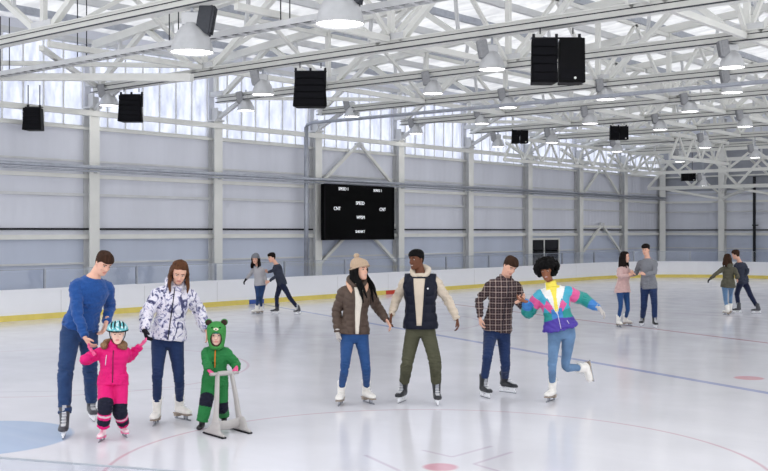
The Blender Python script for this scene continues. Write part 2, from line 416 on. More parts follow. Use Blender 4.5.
# scoreboard
sy0, sy1 = onX(324.0, XW+.62), onX(394, XW+.62)
e = empty('scoreboard', (XW+.62, (sy0+sy1)/2, 1.76), 'large black electronic scoreboard mounted on the long wall', 'scoreboard')
W2 = (sy1-sy0)/2
MB().box((-.14,-W2,0), (0,W2,1.78)).build('cabinet', M['score'], e, bevel=.01)
fr = MB(); fr.box((0,-W2,0),(.02,-W2+.04,1.78)); fr.box((0,W2-.04,0),(.02,W2,1.78)); fr.box((0,-W2,0),(.02,W2,.04)); fr.box((0,-W2,1.74),(.02,W2,1.78)); fr.build('bezel', M['black'], e)
for (tx, px, py, sz) in (('SPEED 1', 344, 189, .17), ('SERIES 1', 378, 190.7, .15), ('SPEED', 360.5, 203.3, .19), ('CNT', 337.5, 208.6, .19), ('CNT', 383, 209.6, .19), ('WPSM', 361, 217.5, .18), ('SHRNKT', 360.5, 231.7, .15)):
    y = onX(px, XW+.64); dpt = np.array([XW+.64, y, 0]) @ fw; z = H+(HOR-py)/F*dpt
    me = text_mesh(tx, sz*.82); me.transform(Matrix.Rotation(PI/2, 4, 'Z') @ Matrix.Rotation(PI/2, 4, 'X'))
    mkobj('lettering', me, M['txt'], e, False, (.006, y-(sy0+sy1)/2, z-1.76))
for y in (-W2+.25, W2-.25):
    MB().box((-.5,y-.03,.14), (-.14,y+.03,.2)).build('mounting_bracket', M['dark'], e)
# trusses ---------------------------------------------------------------
ZC = 5.72
nodes = [-23.3, -18.9, -13.3, -7.8, -2.2, 3.4]
def make_truss():
    e = empty('roof_truss', (0,0,0))
    m = MB(); m.box((-23.2,-.09,0), (5,.09,.02)); m.box((-23.2,-.09,.2), (5,.09,.22)); m.box((-23.2,-.06,.02), (5,.06,.2))
    m.build('bottom_chord', M['steel'], e)
    m = MB(); xs = [-23.2, -6, 5]
    for a, b in zip(xs[:-1], xs[1:]): m.beam((a,0,roofz(a)-ZC-.32), (b,0,roofz(b)-ZC-.32), .18, .2)
    m.build('top_chord', M['steel'], e)
    for i in range(len(nodes)):
        n = nodes[i]; zt = roofz(n)-ZC-.38
        MB().beam((n,0,.2), (n,0,zt), .12, .1, (0,1,0)).build('vertical_post', M['steel'], e)
        if i < len(nodes)-1:
            mid = (n+nodes[i+1])/2; zm = roofz(mid)-ZC-.38
            MB().beam((n+.25,0,.18), (mid-.08,0,zm), .12, .12, (0,1,0)).build('diagonal_web', M['steel'], e)
            MB().beam((nodes[i+1]-.25,0,.18), (mid+.08,0,zm), .12, .12, (0,1,0)).build('diagonal_web', M['steel'], e)
            q = (n+mid)/2
            MB().beam((q,0,zm*.5+.05), (q+.1,0,roofz(q)-ZC-.38), .07, .07, (0,1,0)).build('short_web', M['steel2'], e)
            q = (nodes[i+1]+mid)/2
            MB().beam((q,0,zm*.5+.05), (q-.1,0,roofz(q)-ZC-.38), .07, .07, (0,1,0)).build('short_web', M['steel2'], e)
    for n in nodes: MB().box((n-.35,-.075,.2), (n+.35,.075,.34)).build('gusset_plate', M['steel2'], e)
    MB().tube([(-23.2,-.12,.015),(5,-.12,.015)], .014, 6).build('lip_line', M['ballast'], e)  # thin dark tubes added to draw the dark lines along the chord's lower lip
    MB().tube([(-23.2,-.115,.13),(5,-.115,.13)], .01, 6).build('lip_line', M['dark'], e)
    m = MB(); m.beam((-23.2,0,-.42), (-22.2,0,.02), .1, .1, (0,1,0)); m.build('knee_brace', M['steel2'], e)
    return e
TL = ['white roof truss nearest the camera at the top left', 'white roof truss carrying the large pair of black speakers', 'third white roof truss from the camera', 'fourth white roof truss from the camera',
      'fifth white roof truss from the camera', 'white roof truss with two small black speakers under it', 'seventh white roof truss from the camera', 'white roof truss second from the end wall', 'white roof truss closest to the end wall']
proto = make_truss()
for k in range(-1, 8):
    o = proto if k == -1 else copy_tree(proto)
    o.location = (0, Y0+SP*k, ZC + {-1:.2, 0:-.13}.get(k, 0)); tag(o, TL[k+1], 'roof truss', 'white roof trusses across the hall')
# bracing frames running along the hall between trusses
def bay_brace(x, k, kind, label):
    ya, yb = Y0+SP*k+.1, Y0+SP*(k+1)-.1; zt = roofz(x)-.5
    e = empty('sway_bracing', (x, 0, 0), label, 'roof bracing', 'bracing frames between the roof trusses')
    if kind == 0:
        MB().beam((0,ya,ZC+.1), (0,yb,ZC+.1), .1, .12).build('bottom_strut', M['steel'], e)
        MB().beam((0,ya,ZC+.2), (0,(ya+yb)/2,zt), .08, .08, (1,0,0)).build('diagonal_strut', M['steel'], e)
        MB().beam((0,yb,ZC+.2), (0,(ya+yb)/2,zt), .08, .08, (1,0,0)).build('diagonal_strut', M['steel'], e)
        MB().beam((0,ya,zt), (0,yb,zt), .08, .1).build('top_strut', M['steel'], e)
    else:
        MB().beam((-1.95,ya,ZC+.16), (1.95,yb,ZC+.16), .1, .1).build('flat_diagonal', M['steel'], e)
        MB().beam((1.95,ya,ZC+.05), (-1.95,yb,ZC+.05), .1, .1).build('flat_diagonal', M['steel'], e)
rows = {-18.9:'over the wall side of the ice', -13.3:'above the middle of the view', -7.8:'towards the ridge of the roof'}
rows[-16.1] = 'between the two main bracing lines'
for x in rows:
    for k in range(-1 if x != -16.1 else 3, 7):
        bay_brace(x, k, 0, 'upright bracing frame %s, bay %s' % (rows[x], ['closest to the camera','second from the camera','third from the camera','fourth from the camera','fifth from the camera','sixth from the camera','seventh from the camera','closest to the end wall'][k+1]))
for k in (-1, 1, 3, 4, 5, 6):
    bay_brace(-21.1, k, 1, 'crossed flat braces beside the long wall, bay %s' % ['closest to the camera','','third from the camera','','fifth from the camera','sixth from the camera','seventh from the camera','closest to the end wall'][k+1])
for k in (4, 6):
    bay_brace(-10.6, k, 1, 'crossed flat braces nearer the roof ridge, bay %s' % {4:'sixth from the camera',6:'closest to the end wall'}[k])
# purlins
for i in range(13):
    x = -22.4+1.45*i; z = roofz(x)-.12
    o = MB().box((-.05, 3, -.1), (.05, YE, .08)).build('roof_purlin', M['steel2'] if i % 2 else M['galv'], loc=(x, 0, z))
    tag(o, 'long steel purlin under the roof, %s' % ('the one closest to the long wall' if i == 0 else 'number %d counted from the long wall' % (i+1)), 'purlin', 'purlins under the roof')
# low trusses by the end wall with splayed struts from the end wall columns
for (yy, za, zb, th, lb) in ((47.4, 4.1, 5.35, .14, 'low white truss in front of the end wall with splayed struts'), (43.3, 4.6, 5.5, .11, 'low white truss hung one bay before the end wall')):
    e = empty('end_truss', (0, yy, 0), lb, 'roof truss')
    x0_ = -23.1 if yy > 45 else -21.9
    MB().beam((x0_,0,za), (4,0,za), th, th+.02).build('bottom_chord', M['steel'], e)
    MB().beam((x0_,0,zb), (4,0,zb), th, th+.02).build('top_chord', M['steel'], e)
    for i in range(12):
        x = x0_+2.2*i
        MB().beam((x,0,za+.05), (x+1.1,0,zb-.05), th*.75, th*.75, (0,1,0)).build('diagonal_web', M['steel'], e)
        MB().beam((x+2.2,0,za+.05), (x+1.1,0,zb-.05), th*.75, th*.75, (0,1,0)).build('diagonal_web', M['steel'], e)
        MB().beam((x+1.1,0,zb), (x+1.1,0,roofz(x+1.1)), .07, .07, (0,1,0)).build('hanger_post', M['steel2'], e) if yy < 45 else MB().beam((x+1.1,0,zb), (x+1.1,0,7.5), .07, .07, (0,1,0)).build('hanger_post', M['steel2'], e)
    if yy > 45:
        for x in (-20.2, -16.9, -13.6):
            for s_ in (-1, 1):
                MB().beam((x+.1*s_,1.68,3.6), (x+s_*2.3,.0,4.1), .11, .11).build('splayed_strut', M['steel'], e)
                MB().beam((x+.1*s_,1.68,3.9), (x+s_*1.2,.0,5.3), .08, .08).build('splayed_strut', M['steel'], e)
trim(MB().box((XW, YE-.03, 4.0), (12, YE, 6.6)), M['louvre'], 'darker grey upper cladding band on the end wall')
for (xx, ya, yb, za, zb, lb) in ((-22.2, 33.5, 47.1, 4.75, 5.6, 'long low lattice girder beside the wall near the far corner'), (-17.4, 37.6, 43.1, 4.85, 5.72, 'short low lattice girder hung out over the ice at the far end')):
    e = empty('lattice_girder', (xx, ya, 0), lb, 'lattice girder')
    L_ = yb-ya; n_ = int(L_/1.35)
    for y_ in (.6, L_/2, L_-.6): MB().beam((0,y_,zb), (0,y_,roofz(xx)), .06, .06, (1,0,0)).build('hanger_post', M['steel2'], e)
    MB().beam((0,0,za), (0,L_,za), .1, .12).build('bottom_chord', M['steel'], e); MB().beam((0,0,zb), (0,L_,zb), .1, .12).build('top_chord', M['steel'], e)
    for i in range(n_):
        y_ = L_*i/n_; h_ = L_/n_
        MB().beam((0,y_,za), (0,y_+h_/2,zb), .07, .07, (1,0,0)).build('diagonal_web', M['steel'], e); MB().beam((0,y_+h_,za), (0,y_+h_/2,zb), .07, .07, (1,0,0)).build('diagonal_web', M['steel'], e)
# long side lattice by the corner (struts from column tops)
for k in (4, 5, 6):
    y = Y0+SP*(k+1)
    e = empty('raking_strut', (XW+.43, y, 4.9), 'raking white strut rising from the top of %s' % {4:'the column left of the dark doorway', 5:'the column right of the dark doorway', 6:'the last column before the far corner'}[k], 'strut', 'raking struts at the column tops')
    MB().beam((0,0,0), (.0,-2.0,.62), .1, .1).build('strut_bar', M['steel'], e)
    MB().box((-.1,-.12,-.1), (.12,.12,.1)).build('foot_plate', M['steel2'], e)
# cable tray
ty = 12.85; tz = H+3.55
e = empty('cable_tray', (0, ty, tz), 'grey cable tray running behind the nearest roof truss', 'cable tray')
m = MB(); m.box((-23.2,-.12,-.04), (5,-.1,.06)); m.box((-23.2,.1,-.04), (5,.12,.06))
for i in range(90): m.box((-23.1+.3*i,-.1,-.04), (-23.04+.3*i,.1,-.025))
m.build('tray', M['steel2'], e)
for j in range(4): MB().tube([(-23.2+1.0*i, -.06+.04*j+random.uniform(-.01,.01), -.0+random.uniform(0,.02)) for i in range(29)], .017, 6).build('cable', M['ballast'], e)
for i in range(9):
    for sd in (-.11, .11): MB().beam((-22+3*i,sd,0), (-22+3*i,sd,1.3), .015, .015).build('hanger_rod', M['dark'], e)
# near horizontal stabiliser (level white beam at the left)
a = P(-20, 77, 24.5); b = P(192, 77.5, 22.5)
o = MB().beam(a, b, .14, .16).build('stabiliser_beam', M['steel']); tag(o, 'level white beam crossing at the upper left, above the small speakers', 'beam')
# ------------------------------------------------------------------ boards
def board_path():
    pts = [(XB, 6), (XB, 12), (XB, 18), (XB, 24), (XB, 30), (XB, 36)]
    R_ = 5.0; cx_, cy_ = XB+R_, YB-R_
    for i in range(0, 13):
        a_ = PI-(PI/2)*i/12; pts.append((cx_+R_*math.cos(a_), cy_+R_*math.sin(a_)))
    for x in (-14, -10, -4, 2, 8): pts.append((x, YB))
    return [np.array((p[0], p[1], 0.0)) for p in pts]
bp_ = board_path()
def sweep(path, prof):
    m = MB(); v = []; n = len(path); k = len(prof)
    for i, p in enumerate(path):
        d = path[min(i+1, n-1)]-path[max(i-1, 0)]; d /= np.linalg.norm(d); nrm = np.array([d[1], -d[0], 0])   # towards the ice
        for (o_, z) in prof: v.append(p+nrm*o_+up*z)
    f = []
    for i in range(n-1):
        for j in range(k):
            j2 = (j+1) % k; f.append((i*k+j, i*k+j2, (i+1)*k+j2, (i+1)*k+j))
    f.append(tuple(range(k))); f.append(tuple((n-1)*k+j for j in range(k))[::-1])
    m.add(v, f); return m
e = empty('rink_boards', (XB, 30, 0), 'low white dasher boards with a yellow kick strip around the ice', 'rink boards')
e.location = (0,0,0)
sweep(bp_, [(0,.1),(0,.68),(-.12,.68),(-.12,.1)]).build('panel', M['board'], e)
sweep(bp_, [(.02,.0),(.02,.13),(-.12,.13),(-.12,0)]).build('kick_plate', M['yellow'], e)
sweep(bp_, [(.02,.66),(.02,.71),(-.14,.71),(-.14,.66)]).build('top_rail', M['board'], e)
for px, mm in ((256, 'bluep'), (391, 'redp')):
    y = onX(px, XB); MB().box((XB+.02, y-.28, 0.005), (XB+.03, y+.28, .125)).build('line_marker', M[mm], e)
sm = MB()
tot = 0
for i in range(40):
    y = 7+2.6*i*.93
    if y < 40: sm.box((XB+.0, y-.006, .13), (XB+.004, y+.006, .66))
sm.build('panel_seam', M['steel2'], e)
# glass barrier panels above the boards
def resample(path, step):
    out = [path[0]]; acc = 0; cur = path[0]; i = 1
    while i < len(path):
        d = np.linalg.norm(path[i]-cur)
        if acc+d >= step: cur = cur+(path[i]-cur)/d*(step-acc); out.append(cur); acc = 0
        else: acc += d; cur = path[i]; i += 1
    return out
gp = resample(bp_, 2.62)
off = lambda a, b: np.array([(b-a)[1], -(b-a)[0], 0])/np.linalg.norm(b-a)
gi = 0
for a, b in zip(gp[:-1], gp[1:]):
    n_ = off(a, b); a2, b2 = a-n_*.07, b-n_*.07
    a2 = a2.copy(); b2 = b2.copy(); d = (b2-a2); L_ = np.linalg.norm(d); d /= L_
    mid = (a2+b2)/2; pxm = CX+F*((mid@rt)/(mid@fw))
    desc = 'clear glass barrier panel on the far boards, number %d counted from the left' % (gi+1)
    e = empty('glass_panel', (a2[0], a2[1], .71), desc, 'glass panel', 'glass panels above the boards', rz=math.atan2(d[1], d[0]))
    MB().box((.03,-.006,0), (L_-.03,.006,.44)).build('pane', M['glass'], e)
    MB().box((.03,-.008,.44), (L_-.03,.008,.455)).build('edge_trim', M['glassedge'], e)
    MB().box((-.02,-.03,0), (.02,.03,.46)).build('post', M['galv'], e)
    gi += 1
# near glass pane edge at bottom left
for i, (pa, pb) in enumerate((((-60,452.5), (72.5,462.8)), ((73.5,462.9), (230,474.5)))):
    A = P(*pa, 3.1); B = P(*pb, 3.1); zt = A[2]; z2 = B[2]
    lbl = ['clear glass barrier pane at the bottom left corner, nearest the camera', 'clear glass barrier pane right of the joint at the bottom left']
    e = empty('glass_panel', (A[0], A[1], 0), lbl[i], 'glass panel', 'near glass panes at the bottom left')
    q = B-A; n_ = np.array([q[1], -q[0], 0]); n_ /= np.linalg.norm(n_)
    def slab(zlo, zta, ztb, th):
        m = MB(); v = []
        for s_ in (-th, th):
            v += [(*(n_*s_)[:2], zlo), (*(q+n_*s_)[:2], zlo), (*(q+n_*s_)[:2], ztb), (*(n_*s_)[:2], zta)]
        m.add(v, [(0,1,2,3),(7,6,5,4),(0,4,5,1),(1,5,6,2),(2,6,7,3),(3,7,4,0)]); return m
    slab(.71, zt-.004, z2-.004, .006).build('pane', M['glass'], e)
    m = MB(); m.beam((0,0,zt-.002), (q[0],q[1],z2-.002), .012, .004); m.build('polished_edge', M['glassedge'], e)
    slab(.0, .71, .71, .05).build('board_base', M['board'], e)
# ------------------------------------------------------------------ lamps
def make_lamp(D, bm_):
    e = empty('high_bay_lamp')
    R_ = D/2
    prof = [(R_, 0), (R_*.98, .03*D), (R_*.9, .22*D), (R_*.74, .42*D), (R_*.55, .56*D), (R_*.42, .62*D), (R_*.4, .66*D), (R_*.36, .66*D), (R_*.38, .6*D), (R_*.5, .53*D), (R_*.7, .4*D), (R_*.87, .2*D), (R_*.955, .02*D)]
    m = MB(); m.lathe(prof+[(R_, 0)], seg=32, cap=False); m.build('reflector', M['alu'], e, True)
    MB().lathe([(R_*.94, .035*D), (R_*.94, .045*D)], seg=32).build('lens', M['lens'], e)
    bx = MB(); bx.box((-R_*.42,-R_*.34,.62*D), (R_*.42,R_*.34,.9*D))
    bx.build('lamp_housing', M['alu'], e, bevel=.01)
    b2 = MB(); b2.beam((R_*.5,0,.42*D), (R_*.72,0,1.08*D), R_*.85, R_*.62, (1,0,0)); o = b2.build('ballast_box', M[bm_], e, bevel=.02)
    fi = MB()
    for i in range(7): fi.beam((R_*.83, -R_*.36+i*R_*.12, .44*D), (R_*1.05, -R_*.36+i*R_*.12, 1.04*D), .012, .05)
    fi.build('cooling_fin', M[bm_], o)
    br = MB(); br.beam((0,0,.88*D), (0,0,1.15*D), .04, .04); br.box((-R_*.3,-.02,.9*D), (R_*.5,.02,.94*D)); br.build('hanging_hook', M['galv'], e)
    return e
LA = make_lamp(.76, 'ballast'); LB = make_lamp(.5, 'ballast_pale')
def lamp_k(px, py, k): # position from truss row
    Y = Y0+SP*k; x = onY(px, Y); d = np.array([x, Y, 0])@fw; return (x, Y, H+(HOR-py)/F*d)
lamps = []
used = {'A':False, 'B':False}
def lamp(kind, loc, label, rz=YAW):
    pr = LA if kind == 'A' else LB
    o = pr if not used[kind] else copy_tree(pr); used[kind] = True
    o.location = [float(v) for v in loc]; o.rotation_euler = (0,0,rz); tag(o, label, 'lamp', 'high bay lamps under the trusses'); lamps.append(o)
    D = .76 if kind == 'A' else .5
    k = round((loc[1]-Y0)/SP); zc = ZC+{-1:.2,0:-.13}.get(k,0)
    top = float(loc[2])+D*1.15
    if zc-top > .02:
        rd = MB().beam((0,0,D*1.15), (0,0,zc-float(loc[2])), .025, .025).build('drop_rod', M['galv'], o)
lamp('A', lamp_k(192, 53, -1), 'large bell shaped lamp at the upper left with a dark ballast box')
lamp('A', lamp_k(340, 25, -1), 'large bell shaped lamp cut by the top edge of the frame')
for (px, py, k, lb) in ((492,70,0,'bell lamp just left of the large pair of black speakers'), (263,95,0,'bell lamp left of the middle hanging black speaker'),
    (109,106,0,'small bell lamp left of the second small speaker at the upper left'), (732,68,1,'bell lamp at the upper right, the higher of two stacked in view'),
    (433,94,1,'bell lamp under the third truss left of the picture centre line'), (246,111,1,'small bell lamp below the one beside the middle speaker'),
    (732,93,2,'bell lamp at the upper right, the lower of two stacked in view'), (508,108,2,'bell lamp below the large pair of speakers'),
    (352,117,2,'small bell lamp above the left half of the scoreboard'), (606,100,2,'bell lamp between the large speakers and the upper right lamps'),
    (482,124,3,'small bell lamp left of the small square speaker'), (590,124,3,'small bell lamp left of the speaker above the pink coat couple'),
    (690,112,3,'small bell lamp under the fifth truss toward the right'), (416,134,3,'small bell lamp above and right of the scoreboard'),
    (552,143,4,'small far bell lamp right of the small square speaker'), (660,130,4,'small far bell lamp right of the speaker above the pink coat couple'), (745,127,4,'small far bell lamp near the right edge, sixth truss'),
    (498,147,4,'small far bell lamp below the small square speaker'), (617,152,5,'tiny far bell lamp under the speaker above the pink coat couple'),
    (705,148,5,'tiny far bell lamp above the far dark speaker'), (680,162,6,'tiny far bell lamp left of the far dark speaker'), (755,158,6,'tiny far bell lamp at the right edge of the frame'), (614,170,7,'tiny bell lamp nearest the far corner'), (703,186,7,'tiny bell lamp closest to the end wall')):
    lamp('B', lamp_k(px, py, k), lb, rz=YAW+PI)
# unseen lamps carrying on the hall's grid, added to light the scene
for i, (x, y) in enumerate(((-3,11.9), (-15,7.7), (-9,7.7), (-3,7.7), (3,7.7), (-12,3.5), (-5,3.5), (2,3.5), (-2,16.1), (-4,24.4), (-1,28.6), (-6,37), (0,37), (-8,45.3), (-2,45.3))):
    lamp('A', (x, y, 5.1), 'bell shaped hall lamp hanging outside the frame of the photograph'); lamps[-1]['group'] = 'hall lamps outside the frame'
# ------------------------------------------------------------------ speakers
def cabinet(mb_parent, w, d, h, x, rot, tp):
    pass
def speaker(px, pyt, pyb, pxa, pxb, Y, label, pair, face=0.0):
    x = onY(px, Y); dpt = np.array([x, Y, 0])@fw; sc = dpt/F
    w = (pxb-pxa)*sc; h = (pyb-pyt)*sc; zt = H+(HOR-pyt)*sc; k = round((Y-Y0)/SP); zc = ZC+{-1:.2, 0:-.13}.get(k, 0)
    e = empty('hanging_speaker', (x, Y, zt-h), label, 'speaker', rz=YAW+face)
    n = 2 if pair else 1
    cw = w/n
    for i in range(n):
        c = -w/2+cw*(i+.5); dd = min(.4, cw*1.0); tw = .86 if (not pair) else .93
        m = MB(); zz = h*.88; tilt = .04*(1 if i == 0 else -1)
        v = [(c-cw*.49,-dd/2,0),(c+cw*.49,-dd/2,0),(c+cw*.4,dd/2,0),(c-cw*.4,dd/2,0),(c-cw*.49*tw,-dd/2+tilt,zz),(c+cw*.49*tw,-dd/2+tilt,zz),(c+cw*.4*tw,dd/2,zz),(c-cw*.4*tw,dd/2,zz)]
        m.add(v, [(0,3,2,1),(4,5,6,7),(0,1,5,4),(1,2,6,5),(2,3,7,6),(3,0,4,7)])
        o = m.build('cabinet', M['black'], e, bevel=.012)
        g = MB(); y0 = -dd/2-.012
        if i == 0 or not pair:
            for j in range(5): g.box((c-cw*.43+.0,y0-.006,zz*(.05+.19*j)), (c+cw*.43*(1 if pair else .95),y0+.02,zz*(.05+.19*j+.165)))
        else: g.box((c-cw*.42,y0,zz*.06), (c+cw*.42,y0+.02,zz*.94))
        g.build('grille', M['grille'], o, bevel=.006)
        if pair and i == 1: MB().lathe([(.022,-.004),(.022,.004)], seg=14).build('round_badge', M['steel'], o, loc=(c+.05, y0-.012, zz*.1)).rotation_euler = (PI/2,0,0)
    r = MB()
    for q in ((-w*.42, 0, w*.42) if w > .5 else (-w*.3, w*.3)): r.beam((q,0,h*.5), (q,0,h), .045, .045)
    r.box((-w*.46,-.03,h*.9), (w*.46,.03,h*.93)); r.build('rigging_frame', M['dark'], e)
    if zc > zt:
        for q in (-w*.3, w*.3): MB().beam((q,0,h), (q,0,h+zc-zt), .02, .02).build('hanger_rod', M['dark'], e)
T = lambda k: Y0+SP*k
speaker(556.5, 34, 84, 529.5, 584, T(0), 'large pair of black loudspeakers hanging at the upper right of centre', True)
speaker(310.5, 68, 107.5, 293, 328, T(0), 'black loudspeaker hanging above and left of the scoreboard', False)
speaker(131.5, 92, 122, 119, 144, T(0), 'small black loudspeaker hanging at the upper left, right of its neighbour', False)
speaker(34, 105, 130.5, 24.5, 44, 14.2, 'small black loudspeaker hanging closest to the left edge', False)
speaker(519.5, 129, 143.5, 511, 528, T(4), 'small square black loudspeaker above the far wall columns', True)
speaker(618.5, 125, 140, 609.5, 628, T(4), 'small black loudspeaker above the couple in pink and grey', True)
speaker(688, 170, 181, 681, 695, T(7), 'tiny dark loudspeaker hanging in front of the end wall', True)
# ------------------------------------------------------------------ light and world
wd = bpy.data.worlds.new('world'); S.world = wd; wd.use_nodes = True
bgn = wd.node_tree.nodes['Background']; bgn.inputs[0].default_value = (.965, .98, 1.0, 1); bgn.inputs[1].default_value = 1.7
S.view_settings.view_transform = 'Standard'; S.view_settings.look = 'None'; S.view_settings.gamma = 1; S.view_settings.use_curve_mapping = False
S.view_settings.exposure = 0.0
# ================================================================== PEOPLE
def nrm(v): v = np.array(v, float); return v/(np.linalg.norm(v)+1e-12)
def fronts(yaw):
    a = math.radians(yaw); return -fw*math.cos(a)+rt*math.sin(a), rt*math.cos(a)+fw*math.sin(a)
def px_of(p):
    q = p-CAM; d = q@fw; return np.array([CX+F*(q@rt)/d, HOR-F*q[2]/d])
def ik(a, c, L1, L2, target, pref):
    d = c-a; D = np.linalg.norm(d)
    if D > (L1+L2)*.995: k = D/((L1+L2)*.995); L1 *= k; L2 *= k
    if D < abs(L1-L2)*1.05: L1 = L2 = (L1+L2)/2
    x = (D*D+L1*L1-L2*L2)/(2*D); h = math.sqrt(max(0, L1*L1-x*x)); dn = d/D
    u = nrm(np.cross(dn, (0.3,0.2,.9))); w = np.cross(dn, u); best = None
    for i in range(96):
        t = 2*PI*i/96; o = (u*math.cos(t)+w*math.sin(t)); p = a+dn*x+o*h
        cost = (np.linalg.norm(px_of(p)-target)/F*10 if target is not None else 0) - .05*(o@pref)*(h > .01)
        if best is None or cost < best[0]: best = (cost, p)
    return best[1]
def crv(pts, n=5):  # Catmull-Rom through rows (any dims)
    pts = [np.array(p, float) for p in pts]; out = []
    P_ = [2*pts[0]-pts[1]]+pts+[2*pts[-1]-pts[-2]]
    for i in range(1, len(P_)-2):
        for k in range(n):
            t = k/n; a, b, c, d = P_[i-1:i+3]
            out.append(.5*((2*b)+(-a+c)*t+(2*a-5*b+4*c-d)*t*t+(-a+3*b-3*c+d)*t**3))
    out.append(pts[-1]); return out
def remesh(mb, vox, it=3, name='m', fac=.5):
    me = mb.mesh(name); o = bpy.data.objects.new('tmp', me); COL.objects.link(o)
    r = o.modifiers.new('r', 'REMESH'); r.mode = 'VOXEL'; r.voxel_size = vox; r.adaptivity = 0
    if it: s = o.modifiers.new('s', 'SMOOTH'); s.factor = fac; s.iterations = it
    dg = bpy.context.evaluated_depsgraph_get(); me2 = bpy.data.meshes.new_from_object(o.evaluated_get(dg))
    bpy.data.objects.remove(o); bpy.data.meshes.remove(me); me2.name = name; return me2
def getv(me):
    a = np.empty(len(me.vertices)*3, 'f'); me.vertices.foreach_get('co', a); return a.reshape(-1, 3).astype(float)
def setv(me, v): me.vertices.foreach_set('co', v.astype('f').ravel()); me.update()
def getn(me):
    a = np.empty(len(me.vertices)*3, 'f'); me.vertex_normals.foreach_get('vector', a); return a.reshape(-1, 3).astype(float)
def fcent(me):
    a = np.empty(len(me.polygons)*3, 'f'); me.polygons.foreach_get('center', a); return a.reshape(-1, 3).astype(float)
def setm(me, mi): me.polygons.foreach_set('material_index', mi.astype('i')); me.update()
def wnoise(v, freq, seed=0):      # cheap smooth vector noise by summed rotated sines
    rs = np.random.RandomState(seed); o = np.zeros(len(v))
    for i in range(9):
        k = rs.randn(3); k /= np.linalg.norm(k); f_ = freq*rs.uniform(.6, 1.7)
        ph = rs.uniform(0, 6.3); w2 = rs.randn(3)*freq*.4
        o += np.sin(v@k*f_*6.283+ph+1.3*np.sin(v@w2+ph*2))
    return o/9*1.6
class Chains:
    """nearest limb chain for points: id, arc length, fraction"""
    def __init__(s, chains): s.c = [[np.array(p, float) for p in c] for c in chains]
    def q(s, v):
        best = np.full(len(v), 1e9); cid = np.zeros(len(v), int); arc = np.zeros(len(v))
        for i, c in enumerate(s.c):
            acc = 0
            for a, b in zip(c[:-1], c[1:]):
                d = b-a; L = np.linalg.norm(d); t = np.clip((v-a)@d/(L*L), 0, 1); ds = np.linalg.norm(v-(a+t[:, None]*d), axis=1)
                m = ds < best; best[m] = ds[m]; cid[m] = i; arc[m] = acc+t[m]*L; acc += L
        return cid, arc
HEAD = [(-.120,.066,.022,.016),(-.112,.082,.000,.032),(-.098,.089,-.025,.045),(-.078,.089,-.050,.055),(-.050,.088,-.072,.063),(-.020,.088,-.088,.070),(.008,.085,-.097,.074),
        (.035,.089,-.101,.076),(.060,.087,-.100,.075),(.082,.073,-.090,.066),(.100,.050,-.070,.050),(.112,.022,-.040,.028),(.116,.0,-.02,.012)]
def head_rings(R, c, hs, off=0.0, seg=28, inside=None, e=2.25):
    hv = crv(HEAD, 3); v = []; f = []
    for (z, yf, yb, hw) in hv:
        cy = (yf+yb)/2; hd = (yf-yb)/2+off; w = hw+off; zz = z*(1+off/.115); wi = hw*.8; hi_ = (yf-yb)/2*.8
        for k in range(seg):
            t = 2*PI*k/seg; cs, sn = math.cos(t), math.sin(t)
            x = w*math.copysign(abs(cs)**(2/e), cs); y = cy+hd*math.copysign(abs(sn)**(2/e), sn)
            p = np.array([x, y, zz])
            if inside is not None and inside(*p): p = np.array([wi*math.copysign(abs(cs)**(2/e), cs), cy+hi_*math.copysign(abs(sn)**(2/e), sn), z*.9])
            v.append(c+R@(p*hs))
    n = len(hv)
    for i in range(n-1):
        for k in range(seg):
            k2 = (k+1) % seg; f.append((i*seg+k, i*seg+k2, (i+1)*seg+k2, (i+1)*seg+k))
    f.append(tuple(range(seg))[::-1]); f.append(tuple((n-1)*seg+k for k in range(seg)))
    return v, f
def hand(mb, W, d, n, side, s, curl=.35, fat=0.0, mitten=False):
    d = nrm(d); n = nrm(n-d*(n@d)); lt = nrm(np.cross(d, n))*side   # thumb side
    W = np.array(W, float); pts = [W-d*.03*s, W, W+d*.03*s, W+d*.065*s, W+d*.092*s]
    mb.tube(pts, [(.022*s+fat, .019*s+fat), (.025*s+fat, .017*s+fat), (.036*s+fat, .016*s+fat), (.040*s+fat, .015*s+fat), (.037*s+fat, .012*s+fat)], 12, lat=lt)
    if mitten:
        p = W+d*.085*s; mb.tube([p-d*.02*s, p+d*.03*s+n*.01*s, p+d*.06*s+n*.03*s, p+d*.075*s+n*.045*s], [(.038*s+fat, .016*s+fat), (.038*s+fat, .016*s+fat), (.03*s+fat, .014*s+fat), (.018*s, .01*s)], 12, lat=lt)
    else:
        for q, L, r in ((.031,.070,.0085), (.0105,.080,.009), (-.010,.075,.0088), (-.030,.058,.0078)):
            p = W+d*(.088-.006*abs(q/.03))*s+lt*q*s; pts = [p-d*.015*s, p]; a = .12
            for fr in (.45, .32, .26):
                a += curl*1.3; dd = d*math.cos(a)+n*math.sin(a)+lt*q*.8; p = p+dd*L*fr*s; pts.append(p)
            rr = r*s+fat*.6; mb.tube(pts, [rr*1.05, rr*1.05, rr, rr*.93, rr*.72], 8)
    p = W+d*.022*s+lt*.024*s; p1 = p+(d*.6+lt*.75+n*.25)*.034*s; p2 = p1+(d*.85+lt*.35+n*.35)*.032*s; p3 = p2+(d*.9+n*.4)*.024*s
    rr = .0115*s+fat*.7; mb.tube([p-d*.01*s-lt*.01*s, p, p1, p2, p3], [rr*1.2, rr*1.3, rr*1.1, rr, rr*.75], 8)
SK = {}
def skin(key, c, lip, hair):
    SK[key] = [mat('skin_'+key, c, .5, var=.05, scale=30, sss=.08), mat('lips_'+key, lip, .45), mat('brow_'+key, hair, .8), mat('teeth_'+key, (206,196,188), .5)]
skin('fair', (224,176,154), (200,128,116), (88,62,46)); skin('pale', (236,196,178), (214,144,136), (140,105,80)); skin('dark', (104,66,48), (96,50,46), (18,14,14)); skin('brown', (140,90,66), (130,60,58), (16,12,12))
